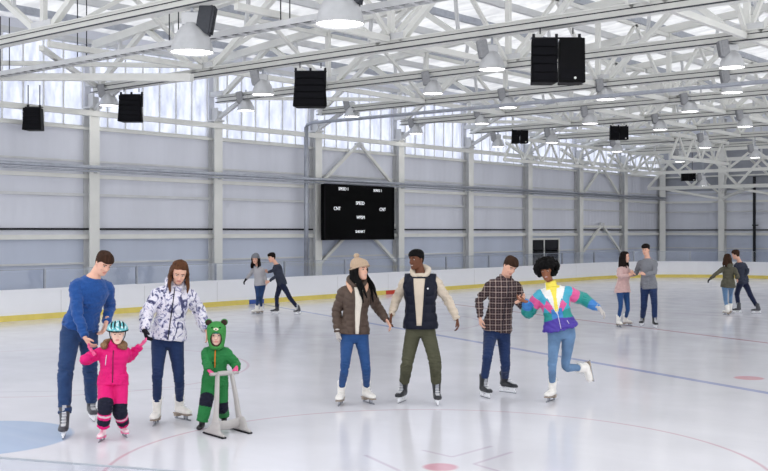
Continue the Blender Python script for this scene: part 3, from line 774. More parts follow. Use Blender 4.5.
EYEW = mat('eye_white', (176,168,164), .35); EYEI = mat('eye_iris', (40,28,22), .2)
HM = {k: mat('hair_'+k, c, .7, spec=.12, var=.5, scale=60, stretch=(1,1,.12), bump=.4, bscale=120) for k, c in
      {'dark':(26,19,17), 'brown':(56,37,27), 'light':(110,74,50), 'black':(9,8,9), 'auburn':(84,54,36)}.items()}
def skatemats(kind):
    key = 'sk_'+kind
    if key in M: return M[key]
    c = {'figure':((238,234,228),(236,232,226),(150,136,122)), 'hockey':((34,36,42),(168,170,178),(235,236,238)), 'grey':((62,62,68),(172,174,180),(235,236,238)), 'pink':((240,214,222),(232,150,180),(238,120,165)), 'boot':((28,28,32),(40,40,46),(40,42,48))}[kind]
    M[key] = [mat(key+'_leather', c[0], .4, var=.06), mat(key+'_tongue', c[1], .6), mat(key+'_sole', c[2], .4), M['blade']]
    return M[key]
M['blade'] = mat('blade_steel', (150,153,160), .22, .9, var=.05)
M['lace'] = mat('white_lace', (232,232,230), .8)
M['darklace'] = mat('dark_lace', (70,70,74), .8)
def skate(root, rl, A, toe, upv, shin, s, kind, hi=.17):
    """A ankle joint; toe,upv unit frame; shin = direction to the knee"""
    lt = nrm(np.cross(toe, upv)); u = upv
    Lc = lambda x, y, z: A-rl+lt*x*s+toe*y*s+u*(z-.085)*s
    mb = MB()
    fig = kind in ('figure', 'pink')
    h0 = .018 if fig else 0
    sh = nrm(shin+u*.5)
    if kind != 'boot': s_ = s*1.1
    else: s_ = s*1.25
    pts = [Lc(0,-.045,.03), Lc(0,-.02,.04), Lc(0,.04,.04), Lc(0,.10,.032), Lc(0,.15,.028), Lc(0,.178,.024)]
    mb.tube(pts, [(.026*s_,.030*s_),(.036*s_,.040*s_),(.039*s_,.040*s_),(.044*s_,.032*s_),(.040*s_,.027*s_),(.022*s_,.015*s_)], 14, lat=lt)
    top = Lc(0,-.012,.085)+sh*hi*.75*s
    mb.tube([Lc(0,-.018,.03), Lc(0,-.008,.085), Lc(0,-.010,.085)+sh*hi*.4*s, top], [(.038*s_,.052*s_),(.039*s_,.05*s_),(.044*s_,.052*s_),(.052*s_,.058*s_)], 14, lat=lt)
    me = remesh(mb, .008 if s > .6 else .006, 2, 'boot')
    if kind == 'boot':
        c = fcent(me)+0
        setm(me, np.zeros(len(c)))
    else:
        c = fcent(me)-(A-rl); x = c@lt/s; y = c@toe/s; z = c@u/s+.085
        mi = np.where((np.abs(x) < .019) & (y > .005+.3*(.1-z)) & (z > .055), 1, 0); mi = np.where(z < .014, 2, mi); setm(me, mi)
    o = mkobj('ice_skate' if kind != 'boot' else 'boot', me, skatemats(kind)[:3], root, True)
    if kind == 'boot': return o
    # sole, heel and blade
    m = MB()
    if fig:
        m.beam(Lc(0,-.075,.004), Lc(0,.17,.0), .07*s, .012*s, u); m.beam(Lc(0,-.07,-.014), Lc(0,-.01,-.014), .055*s, .03*s, u)
        m.build('sole', skatemats(kind)[2], o, bevel=.003)
    b = MB()
    if fig:
        b.beam(Lc(0,-.085,-.053), Lc(0,.185,-.053), .005*s, .022*s, u)
        for y0_ in (-.05, .08, .12): b.beam(Lc(0,y0_,-.05), Lc(0,y0_,-.0), .02*s, .012*s, toe)
    else:
        b.beam(Lc(0,-.085,-.055), Lc(0,.165,-.055), .005*s, .02*s, u)
    b.build('blade', M['blade'], o)
    if not fig:
        b = MB(); b.beam(Lc(0,-.08,-.036), Lc(0,.155,-.036), .016*s, .022*s, u); b.beam(Lc(0,-.045,-.03), Lc(0,-.045,.012), .03*s, .05*s, toe); b.beam(Lc(0,.105,-.03), Lc(0,.105,.006), .03*s, .06*s, toe)
        b.build('blade_holder', M['board'], o, bevel=.003)
    l = MB()
    for i in range(6):
        q = i/5; y0_ = .115-.085*min(1, q*1.3); z0_ = .062+.12*max(0, q-.15)
        w_ = .02+.004*math.sin(i)
        fpt = Lc(0,y0_+ (.012 if q < .4 else .018), z0_)
        l.tube([fpt-lt*w_*s-toe*.006*s, fpt, fpt+lt*w_*s-toe*.006*s], .0028*s, 6)
    l.build('lace', M['lace'] if kind != 'figure' else M['darklace'] if False else M['lace'], o)
    return o
def person(lbl, s, g, hs, sk, head, neck, pelvis, yawS, yawH, armR, armL, legR, legL, vox, top, trousers, hair, skates, female=False, kid=False, group=None, gloves=(None, None), curl=(.35,.35), smile=0, cat='person'):
    Rr = {}
    # feet
    feet = {}
    for sd, lg in (('R', legR), ('L', legL)):
        ty = math.radians(lg['yaw']); toe = -fw*math.cos(ty)+rt*math.sin(ty)
        if 'ank' in lg:
            feet[sd] = ('air', lg)
        else:
            g0 = G(*lg['foot']); A = g0-toe*.04*s+up*.155*s*(1 if lg.get('sk', 1) else .62); feet[sd] = ('gnd', A, toe)
    ds = [(v[1]-CAM)@fw for v in feet.values() if v[0] == 'gnd']; D0 = sum(ds)/len(ds)
    for sd in 'RL':
        if feet[sd][0] == 'air':
            lg = feet[sd][1]; A = P(lg['ank'][0], lg['ank'][1], D0+lg['ank'][2]); t = P(lg['toe'][0], lg['toe'][1], D0+lg['toe'][2]); feet[sd] = ('air', A, nrm(t-A))
    root0 = np.array([*(sum(v[1] for v in feet.values())/2)[:2], 0.0])
    root = empty('person', root0, lbl, cat, group)
    nk = P(neck[0], neck[1], D0+neck[2]); pv = P(pelvis[0], pelvis[1], D0+pelvis[2])
    fS, lS = fronts(yawS); fH, lH = fronts(yawH); ax = nrm(nk-pv); TL_ = np.linalg.norm(nk-pv)
    sw = (.165 if female else .185)*s*(1 if not kid else 1.0); hw = (.088 if not kid else .105)*s
    fSx = nrm(fS-ax*(fS@ax)); lSx = nrm(lS-ax*(lS@ax)*.7)
    shR = nk-lSx*sw-ax*.078*s; shL = nk+lSx*sw-ax*.078*s
    hipR = pv-lH*hw-up*.02*s; hipL = pv+lH*hw-up*.02*s
    J = {}
    for sd, sh, am in (('R', shR, armR), ('L', shL, armL)):
        dsh = (sh-CAM)@fw; wr = P(am['w'][0], am['w'][1], dsh+am['w'][2])
        maxL = .55*s
        el = ik(sh, wr, .285*s, .265*s, np.array(am['e']), -fS*.5-up*.5)
        hd = nrm(P(am['h'][0], am['h'][1], (wr-CAM)@fw+(am['h'][2] if len(am['h']) > 2 else 0))-wr)
        nn = am.get('n'); med = lSx if sd == 'R' else -lSx
        n_ = med if nn is None else (fS*nn[0]+med*nn[1]+up*nn[2])
        J[sd] = (sh, el, wr, hd, n_)
    K = {}
    for sd, hp, lg in (('R', hipR, legR), ('L', hipL, legL)):
        A = feet[sd][1]; kn = ik(hp, A, .43*s, .40*s, np.array(lg['k']), fH); K[sd] = (hp, kn, A)
    # head frame
    hx, hy, hz, hyaw, hpit, hrol = head
    f0, l0 = fronts(hyaw); th = math.radians(hpit); ff = f0*math.cos(th)-up*math.sin(th); uu = up*math.cos(th)+f0*math.sin(th)
    ro = math.radians(hrol)
    def rr_(v): return v*math.cos(ro)+np.cross(fw, v)*math.sin(ro)+fw*(fw@v)*(1-math.cos(ro))
    HR = np.column_stack([rr_(l0), rr_(ff), rr_(uu)]); hc = P(hx, hy, D0+hz)
    r0 = root0
    # ---------------- body (one continuous surface)
    TS = [(-.14,.085,.075,0),(-.02,.150,.105,-.01),(.12,.158,.112,-.012),(.30,.136,.098,.0),(.45,.128,.093,.006),(.62,.148,.108,.010),(.78,.160,.112,.008),(.88,.142,.098,.0),(.95,.098,.078,-.002),(1.0,.068,.062,-.004),(1.05,.056,.058,.0)]
    if female: TS = [(-.14,.085,.075,0),(-.02,.152,.108,-.012),(.12,.156,.112,-.014),(.30,.126,.094,.0),(.45,.112,.084,.004),(.62,.130,.104,.018),(.74,.138,.112,.02),(.88,.122,.09,.0),(.95,.088,.072,-.002),(1.0,.06,.058,-.004),(1.05,.05,.052,.0)]
    spine = lambda t: pv+ax*TL_*t
    def torso(mb, off, t0, t1, gg=1.0, seg=22, flare=0.0, jk=True):
        rows = [(t, (a+0)*1, b, c) for t, a, b, c in TS if t0 <= t <= t1]
        def interp(t):
            ts = [r[0] for r in TS]; return [np.interp(t, ts, [r[i] for r in TS]) for i in (1,2,3)]
        tt = sorted(set([t0, t1]+[r[0] for r in rows])); tt = [t0+(t1-t0)*i/11 for i in range(12)]
        pts = []; rad = []; lat = []
        for t in tt:
            a, b, c = interp(t)
            if t < .1: a = max(a, np.interp(t, (-.3,.1), (.165,.158))) if off > 0 and jk else a; b = max(b, .115) if off > 0 and jk else b
            fl_ = flare*max(0, (.3-t))
            q = min(1, max(0, t)); l = lH*(1-q)+lSx*q
            pts.append(spine(t)+fSx*c*s); rad.append(((a*gg+off+fl_)*s, (b*gg+off+fl_)*s)); lat.append(nrm(l-ax*(l@ax)))
        pts = [p-r0 for p in pts]; mb.tube(pts, rad, seg, lat=lat)
    B = MB(); torso(B, 0, -.06, 1.05, g*.97)
    sub = lambda *p: [q-r0 for q in p]
    neckTop = hc+HR@(np.array([0,-.022,-.055])*hs)
    nw = .050*s*(1.08 if not female else .86) if not kid else .042*hs
    B.tube(sub(spine(.93), nk+(neckTop-nk)*.35, neckTop), [nw*1.25, nw*1.05, nw], 14)
    for sd in 'RL':
        sh, el, wr, hd, n_ = J[sd]; st = spine(.84)+(sh-spine(.84))*.2; sh = sh+(el-sh)*.09+(spine(.84)-sh)*.15
        B.tube(crv(sub(st, sh, sh*.5+el*.5, el, el*.55+wr*.45, wr), 3), [x[0]*s*g for x in crv([(.038,),(.040,),(.034,),(.030,),(.028,),(.023,)], 3)], 12)
        if gloves[0 if sd == 'R' else 1] is None: hand(B, wr-r0, hd, n_, 1 if sd == 'R' else -1, s*1.0, curl[0 if sd == 'R' else 1])
        hp, kn, A = K[sd]
        B.tube(crv(sub(hp+up*.05*s, hp-up*.04*s, hp*.5+kn*.5, kn, kn*.62+A*.38, A+up*.02*s), 3), [x[0]*s*g for x in crv([(.06,),(.066,),(.052,),(.036,),(.034,),(.028,)], 3)], 12)
        _, A2, toe = feet[sd]
        u2 = nrm((kn-A2)-toe*((kn-A2)@toe)) if feet[sd][0] == 'air' else up; B.tube(sub(A2-toe*.02*s, A2+toe*.04*s-u2*.03*s, A2+toe*.08*s-u2*.045*s), [.026*s, .024*s, .014*s], 8)
    v, f = head_rings(HR, hc-r0, hs); B.add(v, f)
    hp_ = lambda x, y, z: hc-r0+HR@(np.array([x, y, z])*hs)
    B.tube([hp_(0,.078,.018), hp_(0,.092,-.005), hp_(0,.104,-.024), hp_(0,.088,-.036)], [(.008*hs,.008*hs),(.0095*hs,.01*hs),(.0145*hs,.012*hs),(.010*hs,.008*hs)], 10, lat=HR[:, 0])
    B.ell(hp_(0,.086,-.056), (.022*hs,.009*hs,.006*hs), 12, R=HR); B.ell(hp_(0,.084,-.066), (.019*hs,.0095*hs,.006*hs), 12, R=HR)
    B.ell(hp_(0,.074,-.095), (.02*hs,.016*hs,.014*hs), 12, R=HR)
    for x in (-1, 1):
        B.ell(hp_(x*.074,-.008,-.008), (.010*hs,.018*hs,.030*hs), 12, R=HR)
        B.ell(hp_(x*.030,.080,.028), (.020*hs,.009*hs,.007*hs), 10, R=HR)
        B.ell(hp_(x*.040,.062,-.03), (.018*hs,.020*hs,.018*hs), 10, R=HR)
    me = remesh(B, vox, 2, 'body')
    V = getv(me); q = (V-(hc-r0))@HR/hs
    for x in (-1, 1):   # eye sockets
        dd = ((q[:,0]-x*.030)/.016)**2+((q[:,2]-.008)/.011)**2; m_ = (q[:,1] > .05)
        V -= (HR[:,1][None,:]*(.008*hs*np.exp(-dd)*m_)[:,None])
    setv(me, V)
    c = (fcent(me)-(hc-r0))@HR/hs
    mi = np.zeros(len(c)); fr_ = c[:,1] > .055
    lipm = fr_ & (((c[:,0]/.025)**2+((c[:,2]+.061)/.0125)**2) < 1); mi[lipm] = 1
    if smile:
        mi[fr_ & (((c[:,0]/.019)**2+((c[:,2]+.0605)/.0055)**2) < 1)] = 3
    bz = .029+.004*(1-((np.abs(c[:,0])-.03)/.018)**2)
    mi[fr_ & (np.abs(np.abs(c[:,0])-.031) < .018) & (np.abs(c[:,2]-bz) < .0042)] = 2
    setm(me, mi)
    body = mkobj('body', me, SK[sk], root, True)
    for x in (-1, 1):
        e = MB().ell(hp_(x*.030,.0705,.008), (.0125*hs,.011*hs,.0085*hs), 14, R=HR); me = e.mesh('eye'); c = (fcent(me)-(hc-r0))@HR/hs
        setm(me, np.where(((c[:,0]-x*.030)**2+(c[:,2]-.007)**2) < .006**2, 1, 0)); mkobj('eye', me, [EYEW, EYEI], root, True)
    # ---------------- trousers
    T_ = trousers; ch_legs = Chains([sub(*K['R']), sub(*K['L'])])
    if T_:
        m = MB(); torso(m, .016+T_.get('fat', 0), -.14, T_.get('rise', .14), g, jk=False)
        wd_ = T_.get('w', (.088,.072,.058,.052,.045))
        for sd in 'RL':
            hp, kn, A = K[sd]; A_ = A+nrm(kn-A)*T_.get('cut', .07)*s
            m.tube(crv(sub(hp+up*.04*s, hp-up*.03*s, hp*.5+kn*.5, kn, kn*.6+A*.4, A_), 3), [x[0]*s*g for x in crv([(wd_[0],),(wd_[0]*1.03,),(wd_[1],),(wd_[2],),(wd_[3],),(wd_[4],)], 3)], 16)
        me = remesh(m, vox*1.15, 2, 'trousers'); V = getv(me); Nn = getn(me); cid, arc = ch_legs.q(V)
        Lt = .43*s; am_ = T_.get('wr', .0045)*s
        wz = .5+.9*np.exp(-((arc-Lt)/(.07*s))**2)+1.0*np.exp(-((arc-2*Lt*.93)/(.07*s))**2)
        w1 = .6*wnoise(V*np.array([1,1,2.0]), 4.2/s, 3)+1.2*(.5-np.abs(wnoise(V*np.array([1,1,2.2]), 6.0/s, 5))*1.6)+.4*(.5-np.abs(wnoise(V*np.array([1,1,1.8]), 12/s, 7))*1.6)
        V += Nn*(am_*wz*w1)[:,None]; setv(me, V)
        mats_ = T_['m'] if isinstance(T_['m'], list) else [T_['m']]
        if T_.get('fn'):
            c = fcent(me); cid, arc = ch_legs.q(c); setm(me, T_['fn'](c, cid, arc/s, fH, r0))
        nm = T_.get('name', 'trousers')
        mkobj(nm, me, mats_, root, True)
    # ---------------- top garments
    ch_top = Chains([sub(pv-ax*.1*s, nk-ax*.02), sub(shR, J['R'][1], J['R'][2]), sub(shL, J['L'][1], J['L'][2])])
    bvh = {}
    for t_ in top:
        m = MB(); off = t_.get('off', .018); torso(m, off, t_['hem'], t_.get('t1', 1.0), g, flare=t_.get('flare', 0))
        sr = t_.get('slv', (.058,.060,.054,.050,.046,.036))
        if t_.get('sleeves', True):
            for sd in 'RL':
                sh, el, wr, hd, n_ = J[sd]; st = spine(.84)+(sh-spine(.84))*.2; sh = sh+(el-sh)*.07+(spine(.84)-sh)*.13; w_ = wr-nrm(wr-el)*t_.get('cuff', .0)*s
                m.tube(crv(sub(st, sh, sh*.5+el*.5, el, el*.5+wr*.5, w_), 3), [x[0]*s*g for x in crv([(x,) for x in sr], 3)], 16)
        else:
            for sd in 'RL':
                sh = J[sd][0]; z_ = t_.get('cap', .07); m.tube(sub(spine(.87)+(sh-spine(.87))*.2, sh*.7+spine(.87)*.3, sh+(sh-spine(.87))*t_.get('ext', .02)), [z_*s*g, z_*1.08*s*g, z_*s*g], 14)
        if t_.get('collar'):
            ch = t_['collar']; m.tube(sub(spine(.95), spine(1.03), nk+(neckTop-nk)*ch), [.085*s*g, .072*s*g, .066*s*g], 16, lat=lSx)
        me = remesh(m, vox*1.15, 2, t_['name']); V = getv(me); Nn = getn(me); cid, arc = ch_top.q(V)
        am_ = t_.get('wr', .005)*s
        wz = np.where(cid == 0, .7+.8*np.exp(-((arc-.12*s)/(.12*s))**2), .8+1.1*np.exp(-((arc-.28*s)/(.07*s))**2)+.9*np.exp(-((arc-.5*s)/(.07*s))**2))
        w1 = .7*wnoise(V*np.array([1,1,1.6]), 4.5/s, 11)+1.1*(.5-np.abs(wnoise(V*np.array([1,1,1.7])+.02*wnoise(V,6,9)[:,None], 6.5/s, 12))*1.6)+.4*(.5-np.abs(wnoise(V, 13/s, 15))*1.6)
        dsp = am_*wz*w1
        if t_.get('quilt'):
            pr = t_['quilt']*s; sn = np.abs(np.sin(PI*arc/pr)); dsp = dsp*.6+.013*s*(np.sqrt(sn)-.62)
        V += Nn*(dsp+.002*s)[:,None]; setv(me, V)
        mats_ = t_['m'] if isinstance(t_['m'], list) else [t_['m']]
        if t_.get('fn'):
            c = fcent(me); cid, arc = ch_top.q(c); xl = (c-(spine(.5)-r0))@lSx/s; yl = (c-(spine(.5)-r0))@fSx/s; tt = (c-(pv-r0))@ax/TL_
            setm(me, t_['fn'](cid, arc/s, xl, yl, tt))
        o = mkobj(t_['name'], me, mats_, root, True)
        if t_.get('lab'): o['label'] = t_['lab']
        bvh[t_['name']] = BVHTree.FromPolygons([tuple(x) for x in getv(me)], [tuple(p.vertices) for p in me.polygons])
    def strip(gname, pts2, r, mt, name='zipper', parent=root):   # pts2: list of (t, xl) on the front surface
        out = []
        for (t, x) in pts2:
            o = spine(t)+lSx*x*s+fSx*.6-r0; h = bvh[gname].ray_cast(Vector(o), Vector(-fSx))
            if h[0] is not None: out.append(np.array(h[0])+fSx*.003)
        if len(out) > 1: return MB().tube(out, r*s, 6, mi=0).build(name, mt, parent, True)
    # gloves
    for i, sd in enumerate('RL'):
        gl = gloves[i]
        if gl is None: continue
        sh, el, wr, hd, n_ = J[sd]; m = MB(); hand(m, wr-r0, hd, n_, 1 if sd == 'R' else -1, s*gl.get('s', 1.0), curl[i], fat=.004*s, mitten=gl.get('mit', False))
        m.tube(sub(wr-hd*.05*s, wr-hd*.02*s, wr+hd*.02*s), [.034*s, .033*s, .03*s], 12)
        me = remesh(m, .006, 2, 'glove'); mkobj('glove', me, gl['m'], root, True)
    # skates
    for sd in 'RL':
        ty, A, toe = feet[sd]; kn = K[sd][1]; upv = up if ty == 'gnd' else nrm((kn-A)-toe*((kn-A)@toe))
        skate(root, r0, A, toe, upv, nrm(kn-A), s*(1.08 if not kid else 1.05), skates)
    ctx = dict(root=root, r0=r0, HR=HR, hc=hc, hs=hs, hp=hp_, s=s, g=g, nk=nk, pv=pv, spine=spine, ax=ax, fS=fSx, lS=lSx, J=J, K=K, strip=strip, sub=sub, bvh=bvh, neckTop=neckTop, vox=vox, D0=D0)
    if hair: hair(ctx)
    return ctx
# ---- hair and hats
def short_hair(col, vol=.012, top_=.058, fade=0.0):
    def fn(c):
        def ins(x, y, z):
            line = np.interp(y, (-.09, -.045, -.022, .012, .028, .055, .1), (-.078, -.062, -.01, -.022, .026, top_-.010, top_-.004))
            return z < line
        v, f = head_rings(c['HR'], c['hc']-c['r0'], c['hs'], vol, 40, ins); m = MB(); m.add(v, f); me = remesh(m, .006 if c['vox'] < .009 else .009, 2, 'hair')
        V = getv(me); q = (V-(c['hc']-c['r0']))@c['HR']/c['hs']; up_ = np.clip((q[:,2]-.03)/.07, 0, 1)
        V += getn(me)*((.001+.015*up_*(1+.5*np.clip(q[:,1]/.08, -.4, 1)))*c['hs']*(wnoise(V, 16, 2)*.35+.6)*(q[:,2] > .015))[:,None]; setv(me, V)
        mkobj('hair', me, HM[col], c['root'], True)
    return fn
def long_hair(col, L=.32, front=True, width=1.0, hat=False, sway=0.0, drape=0.0):
    def fn(c):
        def ins(x, y, z):
            line = np.interp(y, (-.11, -.03, .0, .03, .05, .09), (-.3, -.3, -.12, .0, .066, .096)); return z < line
        v, f = head_rings(c['HR'], c['hc']-c['r0'], c['hs'], .012, 36, ins); m = MB(); m.add(v, f); hp = c['hp']; hs = c['hs']
        HRx = c['HR'][:,0]; HRy = c['HR'][:,1]
        dn = -up
        for x in (-1, 1):
            for (yy, ln, wd_, fo) in ((.028,.78,.022,.03), (.0,.95,.028,.015), (-.03,1.0,.03,0), (-.06,1.0,.032,-.01)):
                if not front and yy > .01: continue
                p0 = hp(x*.055, yy*.8, .07); p1 = hp(x*(.088 if yy < .02 else .094)*width, yy, .0); p2 = hp(x*.088*width, yy, -.07)
                p3 = p2+dn*L*.45*ln+HRx*x*.012+HRy*(fo+drape*.6*(yy > -.02))+rt*sway*.5; p4 = p2+dn*L*ln+HRx*x*.004+HRy*(fo*1.8+drape*(yy > -.02))+rt*sway
                m.tube(crv([p0, p1, p2, p3, p4], 3), [(a[0]*hs*1.0, a[1]*hs) for a in crv([(.02,.012),(wd_,.016),(wd_,.018),(wd_*1.05,.02),(.008,.006)], 3)], 10, lat=HRy)
        p0 = hp(0,-.09,.04); p2 = hp(0,-.10,-.07); m.tube(crv([p0, hp(0,-.105,-.02), p2, p2+dn*L*.5+rt*sway*.5, p2+dn*L+rt*sway], 3), [(a[0]*hs, a[1]*hs) for a in crv([(.06,.02),(.075,.025),(.08,.03),(.08,.03),(.04,.012)], 3)], 14, lat=HRx)
        me = remesh(m, .007 if c['vox'] < .009 else .010, 2, 'hair'); V = getv(me); V += getn(me)*(.004*hs*wnoise(V*np.array([1,1,.25]), 22, 4))[:,None]; setv(me, V)
        mkobj('hair', me, HM[col], c['root'], True)
        if hat: hat(c)
    return fn
def afro(c):
    m = MB()
    def ins(x, y, z): return z < np.interp(y, (-.1,-.02,.02,.06,.09), (-.1,-.07,-.03,.03,.05))
    v, f = head_rings(c['HR'], c['hc']-c['r0'], c['hs'], .02, 36, ins); m.add(v, f)
    rs = random.Random(3)
    for i in range(150):
        th = rs.uniform(0, 2*PI); ph = math.acos(rs.uniform(-.75, 1)); d = np.array([math.cos(th)*math.sin(ph), math.sin(th)*math.sin(ph), math.cos(ph)])
        p = np.array([0,-.025,.03])+d*np.array([.142,.120,.118])
        if p[1] > .035 and p[2] < .062 and abs(p[0]) < .066: continue
        if p[1] > .05 and p[2] < .03 and abs(p[0]) < .08: continue
        m.ell(c['hp'](*p), [rs.uniform(.024,.036)*c['hs']]*3, 8)
    me = remesh(m, .007, 1, 'hair'); V = getv(me); V += getn(me)*(.004*wnoise(V, 25, 2))[:,None]; setv(me, V); mkobj('hair', me, HM['black'], c['root'], True)
def beanie(col, pom=True, slouch=0.0):
    def fn(c):
        def ins(x, y, z): return z < np.interp(y, (-.1, .0, .09), (-.02, .02, .05))
        v, f = head_rings(c['HR'], c['hc']-c['r0'], c['hs'], .022, 40, ins); m = MB(); m.add(v, f); hp = c['hp']; hs = c['hs']
        m.ell(hp(0,-.03,.085), (.082*hs,.095*hs,.068*hs), 18, R=c['HR'])
        me = remesh(m, .006, 2, 'beanie'); V = getv(me); q = (V-(c['hc']-c['r0']))@c['HR']/hs; a = np.arctan2(q[:,1]+.01, q[:,0])
        V += getn(me)*(.0028*hs*np.sin(a*34))[:,None]; setv(me, V); o = mkobj('beanie', me, M[col], c['root'], True)
        rg = [c['hp'](*( .098*math.cos(t), -.008+.113*math.sin(t), .014+.034*math.sin(t)*.9+.012)) for t in [2*PI*k/40 for k in range(40)]]
        MB().tube(rg, (.011*hs), 10, closed=True, asp=2.2, lat=c['HR'][:,2]).build('folded_brim', M[col], o, True)
        if pom:
            m = MB().ell(hp(0,-.05,.172), [.034*hs]*3, 16); me = remesh(m, .005, 0, 'pompom'); V = getv(me); V += getn(me)*(.006*wnoise(V, 40, 3))[:,None]; setv(me, V); mkobj('pompom', me, M[col], o, True)
    return fn
def ringtube(c, pts, r, name, m_, parent=None, vox=.007, wr=.003, closed=False, asp=1.0):
    m = MB().tube(pts, r, 12, closed=closed, asp=asp); me = remesh(m, vox, 2, name); V = getv(me); V += getn(me)*(wr*wnoise(V, 12, 8))[:,None]; setv(me, V)
    return mkobj(name, me, m_, parent or c['root'], True)
def hood_down(c, m_, big=1.0, name='hood', open_=.05):
    nk, s, fS, lS, ax, r0 = c['nk'], c['s'], c['fS'], c['lS'], c['ax'], c['r0']
    base = nk+ax*.03*s; pts = []
    for t in np.linspace(-PI*.42, PI*1.42, 15):     # from front-right round the back
        a, b = math.cos(t), math.sin(t); z = .0+.035*big*max(0, b)-.07*max(0, -b)
        pts.append(base+lS*a*.082*s*big-fS*(b*.085*big-.012)*s+ax*z*s-r0)
    rr = [(.02+.022*big*math.sin(PI*i/14))*s for i in range(15)]
    o = ringtube(c, pts, rr, name, m_); 
    m = MB().ell(base-fS*.115*s*big-ax*.03*s-r0, (.075*s*big,.05*s,.085*s*big), 14, R=np.column_stack([lS, fS, ax])); me = remesh(m, .009, 2, 'hood_back'); V = getv(me); V += getn(me)*(.005*wnoise(V, 9, 8))[:,None]; setv(me, V)
    mkobj('hood_back', me, m_, o, True)
    return o
# ---- cloth materials
def denim(n, c): return mat(n, c, .85, var=.16, scale=7, bump=.15, bscale=220, sheen=.1)
M['denim_mid'] = denim('denim_mid', (38,62,102)); M['denim_dark'] = denim('denim_dark', (33,50,88)); M['denim_blue'] = denim('denim_blue', (40,74,124)); M['denim_light'] = denim('denim_light', (98,128,162)); M['denim_navy'] = denim('denim_navy', (28,34,60))
M['olive'] = mat('olive_cotton', (78,78,62), .9, var=.1, scale=8)
M['knitblue'] = mat('blue_knit', (34,76,140), .92, var=.08, scale=60, bump=.2, bscale=160, sheen=.2)
M['cream'] = mat('cream_fleece', (204,190,172), .95, var=.05, scale=12, sheen=.2)
M['creamknit'] = mat('cream_knit', (222,214,202), .95, var=.06, scale=60, bump=.4, bscale=120)
M['navyvest'] = mat('navy_nylon', (18,22,38), .55, var=.12, scale=8)
M['brownpuff'] = mat('brown_nylon', (84,70,62), .55, var=.1, scale=8)
M['tanlining'] = mat('tan_lining', (214,170,144), .85, var=.08)
M['beanietan'] = mat('tan_wool', (190,166,142), .95, var=.12, scale=70, bump=.5, bscale=150)
M['greywool'] = mat('grey_wool', (128,130,136), .95, var=.12, scale=60, bump=.4, bscale=140)
M['charcoal'] = mat('charcoal_wool', (56,60,74), .95, var=.12, scale=50, bump=.4, bscale=140)
M['ltgrey'] = mat('light_grey_wool', (176,174,178), .95, var=.1, scale=50)
M['pinkcoat'] = mat('dusty_pink_coat', (206,172,168), .92, var=.08, scale=30, sheen=.3)
M['olivejkt'] = mat('olive_green_jacket', (88,86,74), .85, var=.1, scale=14)
M['pinksuit'] = mat('hot_pink_snowsuit', (214,24,112), .6, var=.06, scale=9)
M['navypatch'] = mat('navy_patch', (24,26,44), .7)
M['reflect'] = mat('reflective_band', (214,190,200), .35)
M['greensuit'] = mat('green_snowsuit', (40,120,64), .6, var=.08, scale=9)
M['greenfleece'] = mat('green_fleece', (66,140,72), .95, var=.14, scale=60, bump=.5, bscale=120)
M['teal'] = mat('teal_cloth', (30,140,128), .7)
M['darkbrown'] = mat('dark_brown_fleece', (58,44,38), .95)
M['muzzle'] = mat('cream_plush', (236,222,202), .95)
M['fur'] = mat('brown_fake_fur', (134,104,78), .95, var=.4, scale=60, bump=1, bscale=90)
M['orange'] = mat('orange_zip', (226,130,50), .6)
M['blackglove'] = mat('black_wool', (26,26,32), .95)
M['greyglove'] = mat('grey_glove', (186,180,176), .95, var=.1, scale=50)
M['pinkglove'] = mat('pink_mitten', (222,92,140), .8, var=.2, scale=40)
M['zipdark'] = mat('dark_zip', (34,34,46), .5); M['ziplight'] = mat('light_zip', (220,214,226), .4)
def camo():
    m, t, b = nt('white_navy_print'); b.inputs['Roughness'].default_value = .55
    tc = N(t, 'ShaderNodeTexCoord'); mp = N(t, 'ShaderNodeMapping'); mp.inputs['Scale'].default_value = (1, 1, .8); t.links.new(tc.outputs['Object'], mp.inputs[0])
    n = N(t, 'ShaderNodeTexNoise'); n.inputs['Scale'].default_value = 9.5; n.inputs['Detail'].default_value = 4; n.inputs['Distortion'].default_value = 1.6; n.inputs['Roughness'].default_value = .6; t.links.new(mp.outputs[0], n.inputs['Vector'])
    r = N(t, 'ShaderNodeValToRGB'); r.color_ramp.interpolation = 'CONSTANT'; e = r.color_ramp.elements
    e[0].position = 0; e[0].color = lin((58,60,100)); e[1].position = .41; e[1].color = lin((150,150,182))
    x = e.new(.455); x.color = lin((226,222,232)); x = e.new(.60); x.color = lin((176,176,204)); x = e.new(.64); x.color = lin((70,72,112))
    t.links.new(n.outputs['Fac'], r.inputs[0]); t.links.new(r.outputs[0], b.inputs['Base Color']); return m
M['camo'] = camo()
